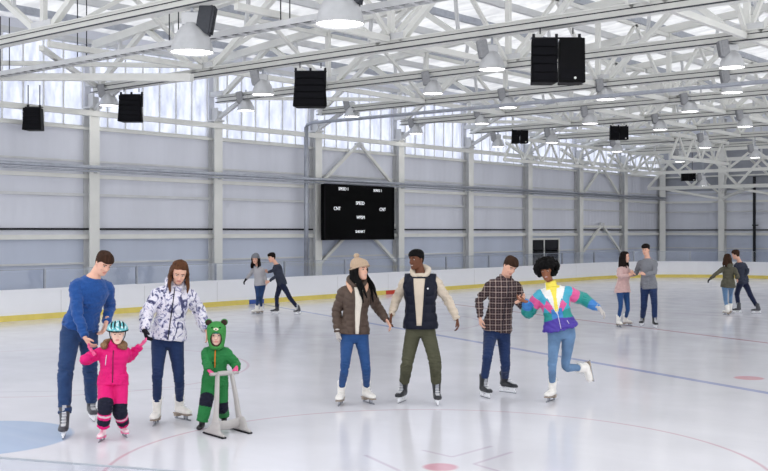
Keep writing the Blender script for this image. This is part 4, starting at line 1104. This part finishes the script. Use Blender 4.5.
def plaid():
    m, t, b = nt('brown_plaid_flannel'); b.inputs['Roughness'].default_value = .92; L = t.links.new
    tc = N(t, 'ShaderNodeTexCoord')
    dt = N(t, 'ShaderNodeVectorMath', operation='DOT_PRODUCT'); dt.inputs[1].default_value = tuple(rt); L(tc.outputs['Object'], dt.inputs[0])
    sx = N(t, 'ShaderNodeSeparateXYZ'); L(tc.outputs['Object'], sx.inputs[0])
    def ma(op, a, bb=None):
        n = N(t, 'ShaderNodeMath', operation=op)
        for i, v in enumerate((a, bb)):
            if v is None: continue
            if isinstance(v, (int, float)): n.inputs[i].default_value = v
            else: L(v, n.inputs[i])
        return n.outputs[0]
    def band(src, per, off, w): # 1 in band
        f = ma('FRACT', ma('ADD', ma('DIVIDE', src, per), off+10.0)); return ma('LESS_THAN', ma('ABSOLUTE', ma('SUBTRACT', f, .5)), w)
    col = None
    base = N(t, 'ShaderNodeRGB'); base.outputs[0].default_value = lin((74,50,48)); col = base.outputs[0]
    def lay(col, msk, c, op):
        mx = N(t, 'ShaderNodeMix', data_type='RGBA'); L(ma('MULTIPLY', msk, op), mx.inputs[0]); L(col, mx.inputs[6]); mx.inputs[7].default_value = lin(c); return mx.outputs[2]
    for s_ in (dt.outputs['Value'], sx.outputs[2]):
        col = lay(col, band(s_, .068, .0, .22), (26,24,32), .7)
    for s_ in (dt.outputs['Value'], sx.outputs[2]):
        col = lay(col, band(s_, .068, .5, .05), (200,184,176), .55)
        col = lay(col, band(s_, .068, .0, .03), (150,120,120), .5)
    L(col, b.inputs['Base Color']); return m
M['plaid'] = plaid()
def flat(n, c, r=.45): return mat(n, c, r, var=.04)
WB = [flat('wind_turquoise', (58,164,190)), flat('wind_purple', (66,44,152)), flat('wind_pink', (218,84,146)), flat('wind_teal', (22,142,136)), flat('wind_white', (232,232,228)), flat('wind_yellow', (238,220,80)), flat('wind_blue', (52,122,190))]
def wind(cid, arc, xl, yl, tt):
    ax_ = np.abs(xl); fr = yl > -.02
    o = np.zeros(len(cid), int)
    tz_ = cid == 0
    o[tz_ & (tt < .50)] = 3
    pk = (tt > .42+2.1*(ax_-.05)) & (tt < .64+2.1*(ax_-.05)) & (ax_ > .03)
    o[tz_ & pk] = 2
    bl = (tt < .56) & (ax_ < .07); o[tz_ & bl & fr] = 6
    V_ = fr & (ax_ < (tt-.42)*.24+.0) & (tt > .42); o[tz_ & V_] = 4
    o[tz_ & (tt < .36-.3*ax_)] = 1
    o[tz_ & fr & (ax_ < .022+.03*np.clip((tt-.8)*4, 0, 1)) & (tt > .5)] = 5
    o[(tt > .97) & (ax_ < .09) & tz_] = 5
    sl = cid > 0
    o[sl & (arc < .05)] = 0; o[sl & (arc >= .05) & (arc < .17)] = 2; o[sl & (arc >= .17) & (arc < .42)] = 3; o[sl & (arc >= .42)] = 6
    V2 = fr & (ax_ < (tt-.38)*.26) & (tt > .40) & sl; o[V2] = 4
    return o
def kidlegs(patch, band=True):
    def fn(c, cid, arc, fH, r0):
        o = np.zeros(len(c), int); kn = .43
        o[(arc > kn-.09) & (arc < kn+.09)] = 1
        if band: o[(arc > kn+.11) & (arc < kn+.15)] = 2
        if band: o[(arc > kn+.19) & (arc < kn+.29)] = 1
        return o
    return fn
A_ = lambda e, w, h, n=None: dict(e=e, w=w, h=h, n=n)
Lg = lambda k, foot, yaw, **q: dict(k=k, foot=foot, yaw=yaw, **q)
# P1 blue sweater man
p1 = person('man in a blue sweater and jeans stooping over the child in the pink snowsuit', 1.02, 1.06, .98, 'fair',
    (103.5,263,-.12,48,30,8), (93.5,277.5,-.08), (79,332,.0), 35, 25,
    A_((69.5,313), (85,338,-.22), (95,352,-.02), (.2,1,0)), A_((109.5,306), (106,323,-.05), (103,332,0)),
    Lg((65,377), (64,437), 12), Lg((91,376), (92,420), 25), .0075,
    [dict(name='sweater', hem=.09, m=M['knitblue'], off=.022, wr=.007, cuff=.01, slv=(.064,.066,.058,.052,.046,.036))],
    dict(m=M['denim_mid'], w=(.096,.082,.070,.064,.060), wr=.007, cut=.07, name='jeans'), short_hair('brown', .006), 'grey')
ringtube(p1, [p1['nk']-p1['ax']*.012+p1['lS']*.072*math.cos(t)+p1['fS']*(.075*math.sin(t)+.01)-p1['ax']*.02*math.sin(t)-p1['r0'] for t in np.linspace(0, 2*PI, 21)[:-1]], .012, 'neckband', M['knitblue'], closed=True, wr=.001)
# P2 pink child
p2 = person('small child in a hot pink snowsuit and patterned cycle helmet', .64, 1.28, .80, 'pale',
    (117.5,333.5,-.05,14,8,0), (114,347,0), (113,381,0), 8, 5,
    A_((96,354), (93,353,-.12), (89,348,0)), A_((132,354), (140,346,.15), (145,342,0)),
    Lg((105,408), (102,441), -5), Lg((120,407), (124.5,436.5), 30), .0065,
    [dict(name='snowsuit', hem=-.12, m=M['pinksuit'], off=.03, wr=.009, t1=1.0, slv=(.068,.070,.066,.062,.056,.045), collar=.5)],
    dict(m=[M['pinksuit'], M['navypatch'], M['reflect']], w=(.098,.094,.088,.082,.074), wr=.007, cut=.06, fat=.018, fn=kidlegs(1), name='snowsuit_legs'), None, 'pink', kid=True, gloves=(dict(m=M['pinkglove'], mit=True), dict(m=M['pinkglove'], mit=True)))
p2['strip']('snowsuit', [(t, .01) for t in np.linspace(0, .93, 12)], .006, M['zipdark'])
p2['strip']('snowsuit', [(t, -.09-.05*(.8-t)) for t in np.linspace(.5, .8, 6)], .006, M['ziplight'], 'pocket_zip')
HEL = [mat('helmet_shell', (92,178,186), .3, var=.1), M['slot'], mat('helmet_print', (196,222,226), .3)]
def helmet(c):
    hp, hs, HR = c['hp'], c['hs'], c['HR']; m = MB()
    m.ell(hp(0,-.008,.050), (.128*hs,.148*hs,.108*hs), 30, R=HR)
    me = m.mesh('h'); bm = bmesh.new(); bm.from_mesh(me)
    pl = c['hc']-c['r0']+HR@(np.array([0,0,.046])*hs)
    nn = HR@nrm([0,-.06,1]); bmesh.ops.bisect_plane(bm, geom=bm.verts[:]+bm.edges[:]+bm.faces[:], plane_co=Vector(pl), plane_no=Vector(nn), clear_inner=True)
    ed = [e for e in bm.edges if e.is_boundary]; bmesh.ops.holes_fill(bm, edges=ed); bmesh.ops.subdivide_edges(bm, edges=bm.edges[:], cuts=1, use_grid_fill=True); bm.to_mesh(me); bm.free()
    mm = MB(); mm.v = [tuple(v.co) for v in me.vertices]; mm.f = [list(p.vertices) for p in me.polygons]; mm.m = [0]*len(mm.f)
    me = remesh(mm, .006, 2, 'helmet'); q = (fcent(me)-(c['hc']-c['r0']))@HR/hs
    mi = np.where(np.sin(q[:,0]*95+2*np.sin(q[:,2]*60))*np.sin(q[:,2]*110+q[:,1]*60) > .25, 2, 0)
    setm(me, mi); o = mkobj('helmet', me, HEL, c['root'], True)
    bv = BVHTree.FromPolygons([tuple(v.co) for v in me.vertices], [tuple(p.vertices) for p in me.polygons])
    for x in (-.062, -.022, .022, .062):      # vent openings
        pts = []
        for k in range(5):
            d = nrm([x*1.05, .105-.0*abs(x)-k*.026, .03+k*.02]); h = bv.ray_cast(Vector(hp(*(d*.3+np.array([0,-.008,.05])))), Vector(-(HR@d)))
            if h[0] is not None: pts.append(np.array(h[0]))
        if len(pts) > 2: MB().tube(pts, [.003]+[.008]*(len(pts)-2)+[.003], 8).build('vent_slot', M['slot'], o, True)
    MB().tube([hp(.126*math.cos(t),-.008+.146*math.sin(t),.043+.008*math.sin(t)) for t in [2*PI*k/36 for k in range(36)]], .008*hs, 8, closed=True).build('rim', M['black'], o, True)
    MB().tube(crv([hp(-.100,-.0,.04), hp(-.082,.012,-.05), hp(-.03,.05,-.112), hp(.03,.05,-.112), hp(.082,.012,-.05), hp(.100,0,.04)], 4), .005, 6).build('chin_strap', M['black'], o, True)
    v, f = head_rings(HR, c['hc']-c['r0'], hs, .009, 30, lambda x, y, z: z < -.045 or (y > -.01 and z < .05) ); mm = MB(); mm.add(v, f); mm.build('hair', HM['brown'], c['root'], True)
helmet(p2)
ringtube(p2, [p2['nk']+p2['ax']*(.012+.035*max(0, math.sin(t)))+p2['lS']*.098*math.cos(t)-p2['fS']*(.085*math.sin(t)-.015)-p2['r0'] for t in np.linspace(-.95, PI+.95, 17)], [.016]+[.034]*15+[.016], 'fur_hood_trim', M['fur'], wr=.009, vox=.006)
# P3 woman
p3_ = person('woman with loose brown hair in a white and navy print puffer jacket, blue skinny jeans', .97, 1.0, .98, 'fair',
    (179.5,272,-.14,16,34,6), (175,285,-.04), (167.5,340,0), 12, 8,
    A_((147.5,312), (144.5,330,-.28), (147.5,341,-.05)), A_((199,311), (206,330,.06), (210,341,.03)),
    Lg((158,370), (156,424), 0), Lg((178,371), (182,419.5), 48), .0075,
    [dict(name='puffer_jacket', hem=.03, m=M['camo'], off=.042, wr=.006, quilt=.085, slv=(.076,.080,.076,.070,.062,.046), collar=.35, flare=.03)],
    dict(m=M['denim_dark'], w=(.090,.074,.058,.052,.042), wr=.004, cut=.09, name='jeans'), long_hair('auburn', .13, drape=.03, width=1.0), 'figure', female=True, gloves=(dict(m=M['blackglove']), None))
p3_['strip']('puffer_jacket', [(t, .0) for t in np.linspace(.06, .98, 16)], .006, M['zipdark'])
hood_down(p3_, M['camo'], 1.05)
# P4 green child
p4_ = person('small child in a green snowsuit with a bear ear hood pushing a skating aid', .58, 1.32, .90, 'pale',
    (216.5,335,-.05,6,6,0), (216,347,0), (215,382,.0), 5, 5,
    A_((202,363), (209,370.5,-.27), (213,374.5,-.05), (0,0,-1)), A_((233,359), (236.5,367.5,-.15), (235.5,373,-.06), (0,0,-1)),
    Lg((206,405), (201,429), -10, sk=0), Lg((221.5,402), (224,421), 10, sk=0), .0065,
    [dict(name='snowsuit', hem=-.12, m=M['greensuit'], off=.032, wr=.009, slv=(.072,.076,.074,.068,.062,.052), collar=.5)],
    dict(m=[M['greensuit'], M['navypatch']], w=(.104,.100,.094,.088,.080), wr=.007, cut=.03, fat=.02, fn=kidlegs(1, False), name='snowsuit_legs'), None, 'boot', kid=True, gloves=(dict(m=M['pinkglove']), dict(m=M['pinkglove'])), curl=(.8,.8))
p4_['strip']('snowsuit', [(t, .0) for t in np.linspace(.45, .98, 8)], .012, M['orange'])
def bearhood(c):
    hp, hs, HR = c['hp'], c['hs'], c['HR']
    def ins(x, y, z): return y > .015 and (x/.062)**2+((z+.02)/.085)**2 < 1
    v, f = head_rings(HR, c['hc']-c['r0'], hs, .036, 44, None); m = MB(); m.add(v, f); m.tube([hp(0,-.03,-.15), hp(0,-.02,-.09)], .085*hs, 18)
    me = remesh(m, .006, 3, 'bear_hood'); V = getv(me); q = (V-(c['hc']-c['r0']))@HR/hs
    e = (q[:,0]/.064)**2+((q[:,2]+.028)/.082)**2; msk = (e < 1) & (q[:,1] > 0); V[msk] = (c['hc']-c['r0'])+(np.column_stack([q[msk,0]*.9, q[msk,1]*.15, q[msk,2]*.9])*hs)@HR.T
    V += getn(me)*(.003*wnoise(V, 20, 2)*(~msk))[:,None]; setv(me, V)
    fm = (fcent(me)-(c['hc']-c['r0']))@HR/hs; setm(me, np.where(((fm[:,0]/.066)**2+((fm[:,2]+.028)/.084)**2 < 1) & (fm[:,1] > 0), 1, 0))
    o = mkobj('bear_hood', me, [M['greenfleece'], M['darkbrown']], c['root'], True)
    MB().tube([hp(.065*math.cos(t), .085+.0*math.sin(t)-.012*abs(math.cos(t)), -.028+.084*math.sin(t)) for t in [2*PI*k/32 for k in range(32)]], .009*hs, 8, closed=True).build('hood_binding', M['darkbrown'], o, True)
    v, f = head_rings(HR, c['hc']-c['r0'], hs, .010, 30, lambda x, y, z: z < np.interp(y, (0, .09), (-.09, .032))); m = MB(); m.add(v, f); m.build('inner_cap', M['teal'], o, True)
    for x in (-1, 1):
        m = MB().ell(hp(x*.090,-.01,.150), (.042*hs,.022*hs,.042*hs), 16, R=HR); er = m.build('bear_ear', M['greenfleece'], o, True)
        m = MB().ell(hp(x*.090,.010,.150), (.036*hs,.012*hs,.036*hs), 16, R=HR); m.build('ear_lining', M['darkbrown'], o, True)
        MB().ell(hp(x*.046,.098,.107), [.010*hs]*3, 12).build('button_eye', M['black'], o, True)
    MB().ell(hp(0,.104,.088), (.036*hs,.022*hs,.020*hs), 18, R=HR).build('plush_muzzle', M['muzzle'], o, True)
    MB().ell(hp(0,.126,.094), (.010*hs,.008*hs,.008*hs), 12, R=HR).build('plush_nose', M['darkbrown'], o, True)
bearhood(p4_)
# P5 beanie woman
p5 = person('laughing woman in a tan bobble beanie and brown puffer jacket', .97, .98, .98, 'fair',
    (360,270,-.02,52,-2,0), (356.5,283,0), (354.5,336,0), 14, 6,
    A_((336.5,309), (337.5,332,0), (338,341,0)), A_((378,308), (386.5,320,-.02), (391,327,0)),
    Lg((345.5,360), (340.5,404.5), -8), Lg((364.5,360), (368,403), 30), .0075,
    [dict(name='knit_sweater', hem=-.0, t1=1.0, m=M['creamknit'], off=.006, wr=.002, sleeves=False, collar=.3, cap=.05, ext=-.3),
     dict(name='puffer_jacket', hem=.05, t1=.97, m=M['brownpuff'], off=.036, wr=.004, quilt=.075, slv=(.072,.074,.068,.062,.055,.040))],
    dict(m=M['denim_blue'], w=(.088,.072,.056,.050,.041), wr=.004, cut=.09, name='jeans'), long_hair('black', .34, drape=.10, hat=beanie('beanietan')), 'figure', female=True, gloves=(dict(m=M['greyglove']), None), smile=1)
def open_front(c, jacket, m_under, half=.045, t0=-.06, t1=.98):
    bv = c['bvh'][jacket]; L_, R_ = [], []
    pts = np.linspace(t0, t1, 14); rows = []
    for t in pts:
        row = []
        w = half*(.55+.75*(t if t > 0 else 0))
        for k in range(7):
            x = -w+2*w*k/6; o = c['spine'](t)+c['lS']*x+c['fS']*.6-c['r0']; h = bv.ray_cast(Vector(o), Vector(-c['fS']))
            row.append(None if h[0] is None else np.array(h[0])+c['fS']*.006)
        if all(r is not None for r in row): rows.append(row)
    n = len(rows); v = [p for r in rows for p in r]; v += [p-c['fS']*.02 for p in v]; f = []; N0 = n*7
    for i in range(n-1):
        for k in range(6): a = i*7+k; f.append((a, a+1, a+8, a+7)); f.append((N0+a, N0+a+7, N0+a+8, N0+a+1))
    for i in range(n-1):
        for k in (0, 6): a = i*7+k; f.append((a, a+7, N0+a+7, N0+a))
    for i in (0, n-1):
        for k in range(6): a = i*7+k; f.append((a, a+1, N0+a+1, N0+a))
    MB().add(v, f).build('shirt_front', m_under, c['root'], True)
    return rows
def edges(c, rows, m_, r=.008):
    for k in (0, 6): MB().tube([r_[k] for r_ in rows], r, 8).build('jacket_edge', m_, c['root'], True)
rw = open_front(p5, 'puffer_jacket', M['creamknit'], .05, .06, .93); edges(p5, rw, M['brownpuff'], .012)
hood_down(p5, M['brownpuff'], 1.15)
c = p5
for sd in (-1, 1):
    pts = [c['nk']+c['lS']*sd*x+c['fS']*y+c['ax']*z-c['r0'] for x, y, z in ((.095,-.02,.02), (.10,.05,-.015), (.085,.10,-.07), (.062,.125,-.13))]
    MB().tube(crv(pts, 3), [(a[0], .012) for a in crv([(.03,), (.036,), (.03,), (.01,)], 3)], 10, lat=c['lS']).build('hood_lining', M['tanlining'], c['root'], True)
# P6 man in vest
p6 = person('man in a navy padded vest over a cream hoodie with olive trousers', 1.0, 1.04, .98, 'dark',
    (416.5,259.5,-.03,-48,4,-3), (420.5,273.5,0), (420.5,329,0), -8, -4,
    A_((397,296), (391.5,315,-.03), (389,326,0)), A_((447,297), (457,319,.0), (459.5,331,0)),
    Lg((409,355), (402,402), -22), Lg((434.5,356), (437,404.5), 2), .0075,
    [dict(name='hoodie', hem=.02, m=M['cream'], off=.020, wr=.007, slv=(.060,.063,.057,.051,.046,.036)),
     dict(name='padded_vest', cap=.080, ext=.06, hem=.0, t1=.93, m=M['navyvest'], off=.042, wr=.003, quilt=.10, sleeves=False)],
    dict(m=M['olive'], w=(.088,.080,.070,.064,.058), wr=.006, cut=.12, name='trousers'), short_hair('black', .004), 'hockey', smile=1)
rw = open_front(p6, 'padded_vest', M['cream'], .065, .08, .92); edges(p6, rw, M['navyvest'], .012)
hood_down(p6, M['cream'], 1.15)
def patch(c, g, t, x, r, m_, name='round_badge'):
    o = c['spine'](t)+c['lS']*x+c['fS']*.6-c['r0']; h = c['bvh'][g].ray_cast(Vector(o), Vector(-c['fS']))
    if h[0] is not None: MB().ell(np.array(h[0]), (r, .006, r), 12, R=np.column_stack([c['lS'], c['fS'], c['ax']])).build(name, m_, c['root'], True)
patch(p6, 'padded_vest', .74, .10, .012, M['board'])
for x in (-.02, .02): p6['strip']('hoodie', [(.9, x), (.82, x*1.1)], .003, M['cream'], 'drawstring')
# P7 plaid man
p7 = person('man in a brown plaid flannel shirt and dark jeans looking down', .97, 1.0, .97, 'fair',
    (510,266,-.12,30,32,10), (505,277.5,-.04), (497,331,0), 18, 12,
    A_((480,298), (480,318,-.05), (481,328,0)), A_((522,296), (517,302,-.22), (521.5,299.5,0)),
    Lg((487,354), (485,397.5), 22), Lg((504,354), (507.5,392.5), 48), .0075,
    [dict(name='flannel_shirt', hem=.0, m=M['plaid'], off=.030, wr=.008, slv=(.062,.066,.060,.054,.047,.036), flare=.04)],
    dict(m=M['denim_dark'], w=(.090,.076,.062,.056,.050), wr=.006, cut=.11, name='jeans'), short_hair('brown', .006), 'hockey')
c = p7
for sd in (-1, 1):
    pts = [c['nk']+c['lS']*sd*x+c['fS']*y+c['ax']*z-c['r0'] for x, y, z in ((.062,-.03,.02), (.066,.04,.012), (.045,.09,-.02), (.028,.105,-.06))]
    MB().tube(crv(pts, 3), [(a[0], .007) for a in crv([(.02,), (.024,), (.024,), (.008,)], 3)], 10, lat=c['ax']).build('shirt_collar', M['plaid'], c['root'], True)
p7['strip']('flannel_shirt', [(t, .0) for t in np.linspace(.03, .9, 12)], .004, M['zipdark'], 'button_placket')
# P8 windbreaker woman
p8 = person('woman with an afro in a colour block windbreaker balancing on one skate', .94, 1.06, .96, 'brown',
    (546.5,270.5,-.04,-22,10,-10), (551.5,287,0), (561.5,333,0), -8, -4,
    A_((534,306), (526,301.5,-.12), (520,300,0)), A_((586.5,300), (599,308.5,-.05), (606,315,-.02), (0,.2,-1)),
    Lg((553,355), (551,401), -32), dict(k=(567,357), ank=(584.5,368.5,.32), toe=(588,386,.30), yaw=0), .0075,
    [dict(name='windbreaker', hem=.10, m=WB, off=.052, flare=.08, wr=.006, slv=(.070,.080,.080,.074,.066,.040), fn=wind, collar=.45)],
    dict(m=M['denim_light'], w=(.082,.067,.052,.047,.040), wr=.004, cut=.12, name='jeans'), afro, 'figure', female=True, gloves=(None, dict(m=M['greyglove'])), smile=1)
p8['strip']('windbreaker', [(t, .004) for t in np.linspace(.12, .55, 9)], .004, M['ziplight'])
p8['strip']('windbreaker', [(.28, .10), (.2, .12)], .004, M['ziplight'], 'pocket_zip')
# far couples
p9 = person('woman with long dark hair in a dusty pink coat facing her partner', .87, 1.0, .96, 'fair',
    (625,257,0,62,4,0), (623.5,266,0), (623,291,0), 40, 25,
    A_((619.5,276.5), (628,275.5,-.1), (634,273.5,0)), A_((630,276), (634.5,274.5,.05), (638,273,0)),
    Lg((620.5,306), (619,327), 10), Lg((626.5,305), (627,325.5), 40), .011,
    [dict(name='coat', hem=-.06, m=M['pinkcoat'], off=.04, wr=.006, slv=(.068,.07,.064,.058,.052,.042), flare=.05)],
    dict(m=M['denim_blue'], w=(.088,.072,.056,.050,.041), wr=.004, cut=.09, name='jeans'), long_hair('dark', .22, sway=-.02), 'figure', female=True)
p10 = person('tall man in a grey jumper and blue jeans holding hands with the woman in pink', .96, 1.02, .96, 'fair',
    (645.8,249.5,-.05,-40,12,0), (647.5,258.5,0), (648.8,287,0), -22, -12,
    A_((637.5,268.5), (634.5,274,-.1), (632,272.5,0)), A_((655,271), (645,274.5,-.25), (640,273,0)),
    Lg((644,302), (642,326), -25), Lg((654.5,302), (655,327.8), 0), .011,
    [dict(name='jumper', hem=-.08, m=M['greywool'], off=.024, wr=.006)],
    dict(m=M['denim_dark'], w=(.094,.080,.068,.062,.056), wr=.006, cut=.08, name='jeans'), short_hair('dark', .007), 'hockey')
p11 = person('woman with brown hair in an olive jacket seen from behind, arm stretched out', .86, 1.0, .96, 'fair',
    (727.5,258.5,0,155,0,0), (729,266,0), (728,285,0), 170, 170,
    A_((737,272), (736.5,278,.05), (738,281,0)), A_((716.5,273), (710.5,278.5,0), (707.5,281,0)),
    Lg((731,297.5), (730.5,313.5), 160), Lg((725.5,297), (726.5,315), -160), .011,
    [dict(name='jacket', hem=-.10, m=M['olivejkt'], off=.036, wr=.006, slv=(.068,.07,.064,.058,.052,.040), flare=.04)],
    dict(m=M['denim_light'], w=(.088,.072,.056,.050,.041), wr=.004, cut=.09, name='jeans'), long_hair('brown', .14), 'figure', female=True, gloves=(None, dict(m=M['blackglove'])))
hood_down(p11, M['olivejkt'], 1.1)
p12 = person('man in a charcoal jumper leaning his head to the woman in olive, seen from behind', .87, 1.03, .96, 'fair',
    (735.8,254.5,.05,-125,5,-10), (739.5,262,.02), (742.5,281,.05), -150, -150,
    A_((747,272), (743,279,-.12), (740,281,0)), A_((734,268), (729,270,.12), (726,270,0)),
    Lg((751,294.5), (756.5,313.5), -120), Lg((738,296), (737,313), -110), .011,
    [dict(name='jumper', hem=-.10, m=M['charcoal'], off=.026, wr=.006)],
    dict(m=M['denim_navy'], w=(.094,.080,.068,.062,.054), wr=.006, cut=.08, name='jeans'), short_hair('brown', .007), 'grey')
p13 = person('woman in a grey beanie and pale grey top gliding by the far boards', .82, .98, .96, 'fair',
    (255.5,259,-.02,-15,8,0), (257.5,266.5,0), (260,284.5,0), -18, -10,
    A_((249.5,274), (245.5,280,-.05), (243,284,0)), A_((264.5,275), (266,281,-.1), (267,284,0)),
    Lg((258,297), (255.5,314), -45), Lg((261.5,297), (260.5,313.5), -30), .012,
    [dict(name='sweater', hem=-.08, m=M['ltgrey'], off=.026, wr=.005)],
    dict(m=M['denim_mid'], w=(.088,.072,.056,.050,.041), wr=.004, cut=.09, name='jeans'), long_hair('dark', .2, hat=beanie('greywool', False)), 'figure', female=True, gloves=(dict(m=M['blackglove']), None))
p14 = person('man in a charcoal jumper skating behind the woman in the grey beanie', .85, 1.0, .96, 'fair',
    (271.8,257.5,-.02,-62,14,0), (276.5,264.5,0), (281.5,283.5,0), -60, -60,
    A_((270,270), (267.5,272.5,.1), (265.5,271,0)), A_((276,276), (269.5,281,-.05), (267.5,282.5,0)),
    Lg((277,297.5), (275.5,313.8), -65), Lg((289.5,296.5), (297.5,314.3), -40), .012,
    [dict(name='jumper', hem=-.08, m=M['charcoal'], off=.026, wr=.006)],
    dict(m=M['denim_navy'], w=(.094,.080,.066,.060,.052), wr=.006, cut=.08, name='jeans'), short_hair('dark', .007), 'grey')
# ---- skating aid pushed by the green child
def aid():
    pm = mat('grey_moulded_plastic', (176,172,170), .45, var=.03)
    sides = ((G(224.5,439), G(204.5,433), P(217.5,374,10.86)), (G(250.5,434), G(231.5,428.5), P(231.5,373,10.98)))
    base = (sides[0][0]+sides[1][1])/2; base[2] = 0
    e = empty('skating_aid', base, 'grey plastic skating aid held by the child in the green snowsuit', 'skating aid')
    q = lambda p: np.array(p)-base
    mids = []
    for f_, b_, h in sides:
        d = nrm(f_-b_); mid = (f_+b_)/2
        m = MB()
        m.tube(crv([q(h-up*.01), q(h*.62+mid*.38+d*.01), q(h*.25+mid*.75+d*.005), q(mid+up*.09), q(mid+up*.03)], 4), [(x[0], x[1]) for x in crv([(.030,.020),(.036,.021),(.050,.024),(.10,.028),(.15,.030)], 4)], 14, lat=d)
        m.tube(crv([q(b_+up*.022), q(b_*.7+f_*.3+up*.036), q(b_*.35+f_*.65+up*.036), q(f_+up*.024)], 3), [(x[0], x[1]) for x in crv([(.022,.012),(.03,.026),(.03,.026),(.02,.012)], 3)], 10, lat=nrm(np.cross(d, up)))
        o = mkobj('side_frame', remesh(m, .008, 2, 'side_frame'), pm, e, True)
        MB().beam(q(b_+up*.008), q(f_+up*.008), .05, .016).build('runner', M['dark'], o, bevel=.004)
        mids.append(mid+up*.10)
    a, b = sides[0][2], sides[1][2]
    m = MB().tube(crv([q(a), q((a+b)/2+up*.004), q(b)], 5), .026, 12); mkobj('handle_bar', remesh(m, .007, 2, 'handle_bar'), pm, e, True)
    for p_, dr in ((a, -1), (b, 1)):
        MB().tube([q(p_), q(p_+nrm(b-a)*dr*.085)], .017, 12).build('hand_grip', pm, e, True)
    m = MB().tube([q(mids[0]), q((mids[0]+mids[1])/2-up*.015), q(mids[1])], [(.05,.02)]*3, 12, lat=up); mkobj('cross_panel', remesh(m, .008, 2, 'cross_panel'), pm, e, True)
aid()
